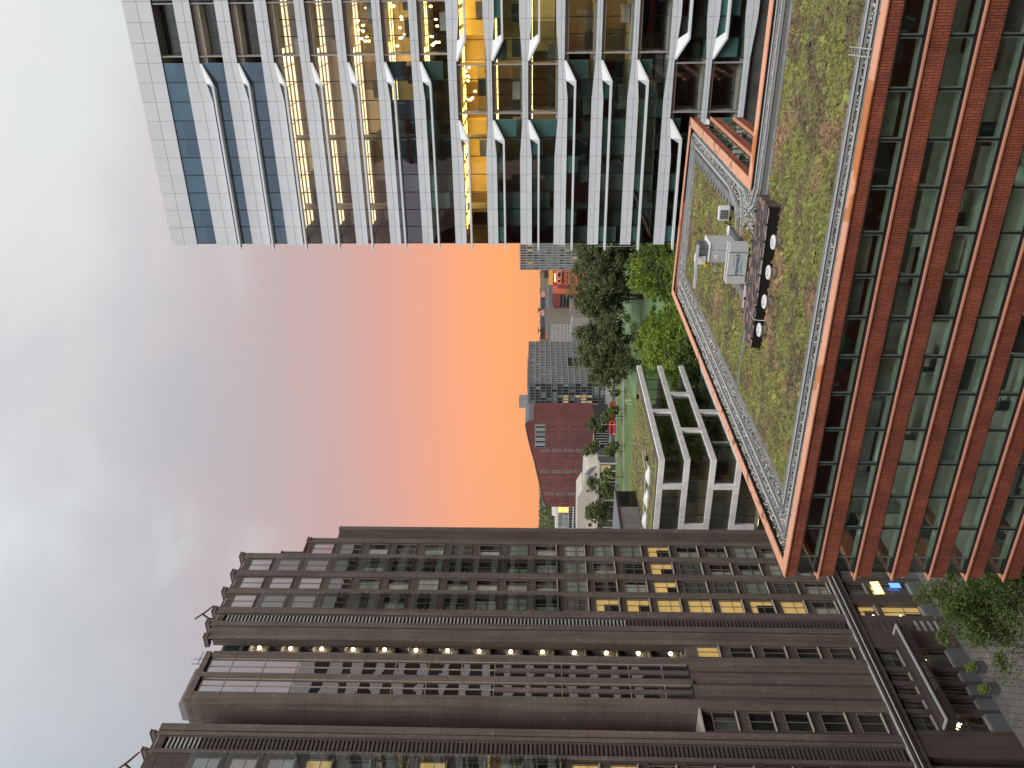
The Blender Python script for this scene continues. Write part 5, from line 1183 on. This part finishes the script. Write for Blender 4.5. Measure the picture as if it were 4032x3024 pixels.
fb_(t,'base_storey','core_dark',-311,-257,400.5,417,0,10); fb_(t,'lit_shop','far_glass_warm',-269,-259,400.2,400.5,3,8.5); MB().prism([(-259.5,399.9,10.7),(-260.8,399.9,14.6),(-265.4,399.9,17.2),(-265.4,399.9,14.8)], (0,.08,0)).build('roof_glazing','far_slate',t)
for k in range(12): fb_(t,'terrace_post','far_concrete',-311+5*k,-310.5+5*k,396.8,397.4,0,9.2)
# small white modern block far left
t = thing('white_block', 'small far white framed block with orange sky reflection painted into its windows', 'building', (-475,640,0))
fb_(t,'body','far_white',-495,-461.6,640.4,660,0,28); fb_(t,'roof_box','far_white',-476,-464.8,646,656,28,31.2)
mat('painted_sunset_pane', (.85,.40,.12), .12, emit=(1,.45,.12,.9))  # reflection of the orange sky put into the colour and glow
for i in range(2):
    for k in range(8): fb_(t,'window_pane','painted_sunset_pane' if k > 5 else 'far_glass_pale',-486.2+3.05*k+.2,-483.2+3.05*k,640.2,640.4,20.9-5.0*i,25.3-5.0*i)
for i in range(2):
    for k in range(8): fb_(t,'lower_window','far_glass',-486.2+3.05*k+.3,-483.3+3.05*k,640.2,640.4,11.9-4.6*i,15.2-4.6*i)
# ------------------------------------------------------------------ tram, masts, goals, fence
d = Vector((160,80,0)).normalized(); ang = math.atan2(d.y, d.x)
def tram(xc, yc, L_, label):
    o = thing('tram', label, 'tram', (xc,yc,.03), 'red tram'); o.rotation_euler = (0,0,ang)
    def part(nm, m, *b):
        me = MB().box(*b).mesh(nm, m); c = bpy.data.objects.new(nm, me); COL.objects.link(c); c.parent = o; return c
    part('body','red_paint',-L_/2,L_/2,-1.25,1.25,.45,3.3); part('roof','red_paint',-L_/2+.2,L_/2-.2,-1.1,1.1,3.3,3.6)
    n = int(L_/1.7)
    for k in range(n): part('window','black_glass',-L_/2+.5+1.65*k,-L_/2+1.95+1.65*k,-1.28,-1.25,1.5,2.75)
    part('windscreen','black_glass',-L_/2-.03,-L_/2,-1.0,1.0,1.4,2.9); part('skirt','frame_dark',-L_/2+.3,L_/2-.3,-1.15,1.15,.1,.45)
    for s_ in (-.7,.7): part('headlight','bulb_white',-L_/2-.05,-L_/2-.02,s_-.12,s_+.12,.7,.9)
    for k in (-.3,.3): part('wheel_set','rubber_black',L_*k-.5,L_*k+.5,-1.0,1.0,0,.5)
tram(-240.5,412.6,8.2,'front half of the red tram on the far road'); tram(-231.8,417.0,9.4,'rear half of the red tram on the far road')
def mast(x, y, h, label, arm=1.6):
    o = thing('lamp_post', label, 'lamp post', (x,y,0), 'pale lamp posts by the far road')
    MB().tube([(x,y,0),(x,y,h)], [.13,.08], 6).build('pole','far_white',o); MB().tube([(x-arm,y,h-.15),(x+arm,y,h-.05)], .06, 5).build('arm','far_white',o)
    for s_ in (-1,1): MB().box(x+s_*arm-.3,x+s_*arm+.3,y-.15,y+.15,h-.22,h-.08).build('lamp_head','far_white',o)
ML = ['lamp post right of the tram','lamp post at the tram rear','lamp post at the tram middle','lamp post at the tram front','tall lamp post before the curved building','lamp post left of the tall one','lamp post by the round trees','leftmost lamp post near the concrete hall','lamp post over the goal']
for i, (x, y, h) in enumerate(((-214,404,10),(-226,398,10),(-234,404,9),(-243,398,10),(-246,390,12),(-252,392,11),(-258,382,10),(-268,378,9),(-196,372,12))): mast(x, y, h, ML[i])
def goal(x, y, rz, label):
    o = thing('goal', label, 'goal', (x,y,.01), 'football goals'); o.rotation_euler = (0,0,rz)
    def part(nm, pts, r, m='paint_white'):
        c = bpy.data.objects.new(nm, MB().tube(pts, r, 6).mesh(nm, m)); COL.objects.link(c); c.parent = o
    part('post', [(-3.66,0,0),(-3.66,0,2.44)], .09); part('post', [(3.66,0,0),(3.66,0,2.44)], .09); part('crossbar', [(-3.75,0,2.44),(3.75,0,2.44)], .09)
    part('back_stay', [(-3.66,0,2.44),(-3.66,1.2,2.3),(-3.66,2,.05)], .04); part('back_stay', [(3.66,0,2.44),(3.66,1.2,2.3),(3.66,2,.05)], .04); part('ground_bar', [(-3.66,2,.05),(3.66,2,.05)], .04)
goal(-188.5,349,R(115),'white football goal standing on grass beyond the stone-framed block'); goal(-139,251,0,'white football goal on the field under the bright trees'); goal(-139,340,R(180),'white football goal in mid field seen between trunks')
t = thing('field_fence', 'thin grey mesh fence posts round the sports field', 'fence', (-186,240,0))
for k in range(27): MB().tube([(-186,236+9.5*k,0),(-186,236+9.5*k,3.2)], .05, 5).build('post','steel',t)
for z in (.1,1.6,3.2): MB().box(-186.02,-185.98,236,483,z,z+.04).build('rail','steel',t)
t = thing('scaffold_mast', 'grey lattice structure beside the white tower foot among trees', 'lattice', (-62,200,0))
lt_ = MB()
for k in range(14):
    for x in (-64,-60): lt_.tube([(x,200,2.2*k),(x,200,2.2*k+2.2)], .07, 4)
    lt_.tube([(-64,200,2.2*k),(-60,200,2.2*k+2.2)], .05, 4).tube([(-64,200,2.2*k),(-60,200,2.2*k)], .05, 4)
lt_.build('lattice','steel',t)
# ------------------------------------------------------------------ brick tower behind the viewer, seen only mirrored in the glass
t = thing('brick_tower', 'red brick tower with window bands behind the viewpoint, mirrored in the white tower glass', 'tower', (-10,-6,0))
piece('body', t, 'core_dark', -37, 26, -28, -5.4, 0, 79)
for j in range(23):
    z = 3+3.4*j; piece('brick_band', t, 'brick_x', -37.2, 26.2, -5.4, -5.0, z, z+1.5); piece('window_band', t, 'far_glass_pale', -37, 26, -5.4, -5.3, z+1.5, z+3.4)
    for k in range(16): piece('window_post', t, 'paint_white', -37+4*k, -36.7+4*k, -5.3, -5.1, z+1.5, z+3.4)
t = thing('gabled_tower', 'dark red gabled block behind the viewpoint, mirrored in the white tower glass', 'tower', (-80,-40,0))
MB().prism([(-78,-30,0),(-52,-30,0),(-52,-30,60),(-60,-30,70),(-70,-30,75),(-78,-30,68)], (0,-25,0)).build('wall','far_maroon',t)
for j in range(14):
    for k in range(6): piece('window', t, 'far_glass_pale', -76+4*k, -74+4*k, -30, -29.8, 10+3.6*j, 12+3.6*j)
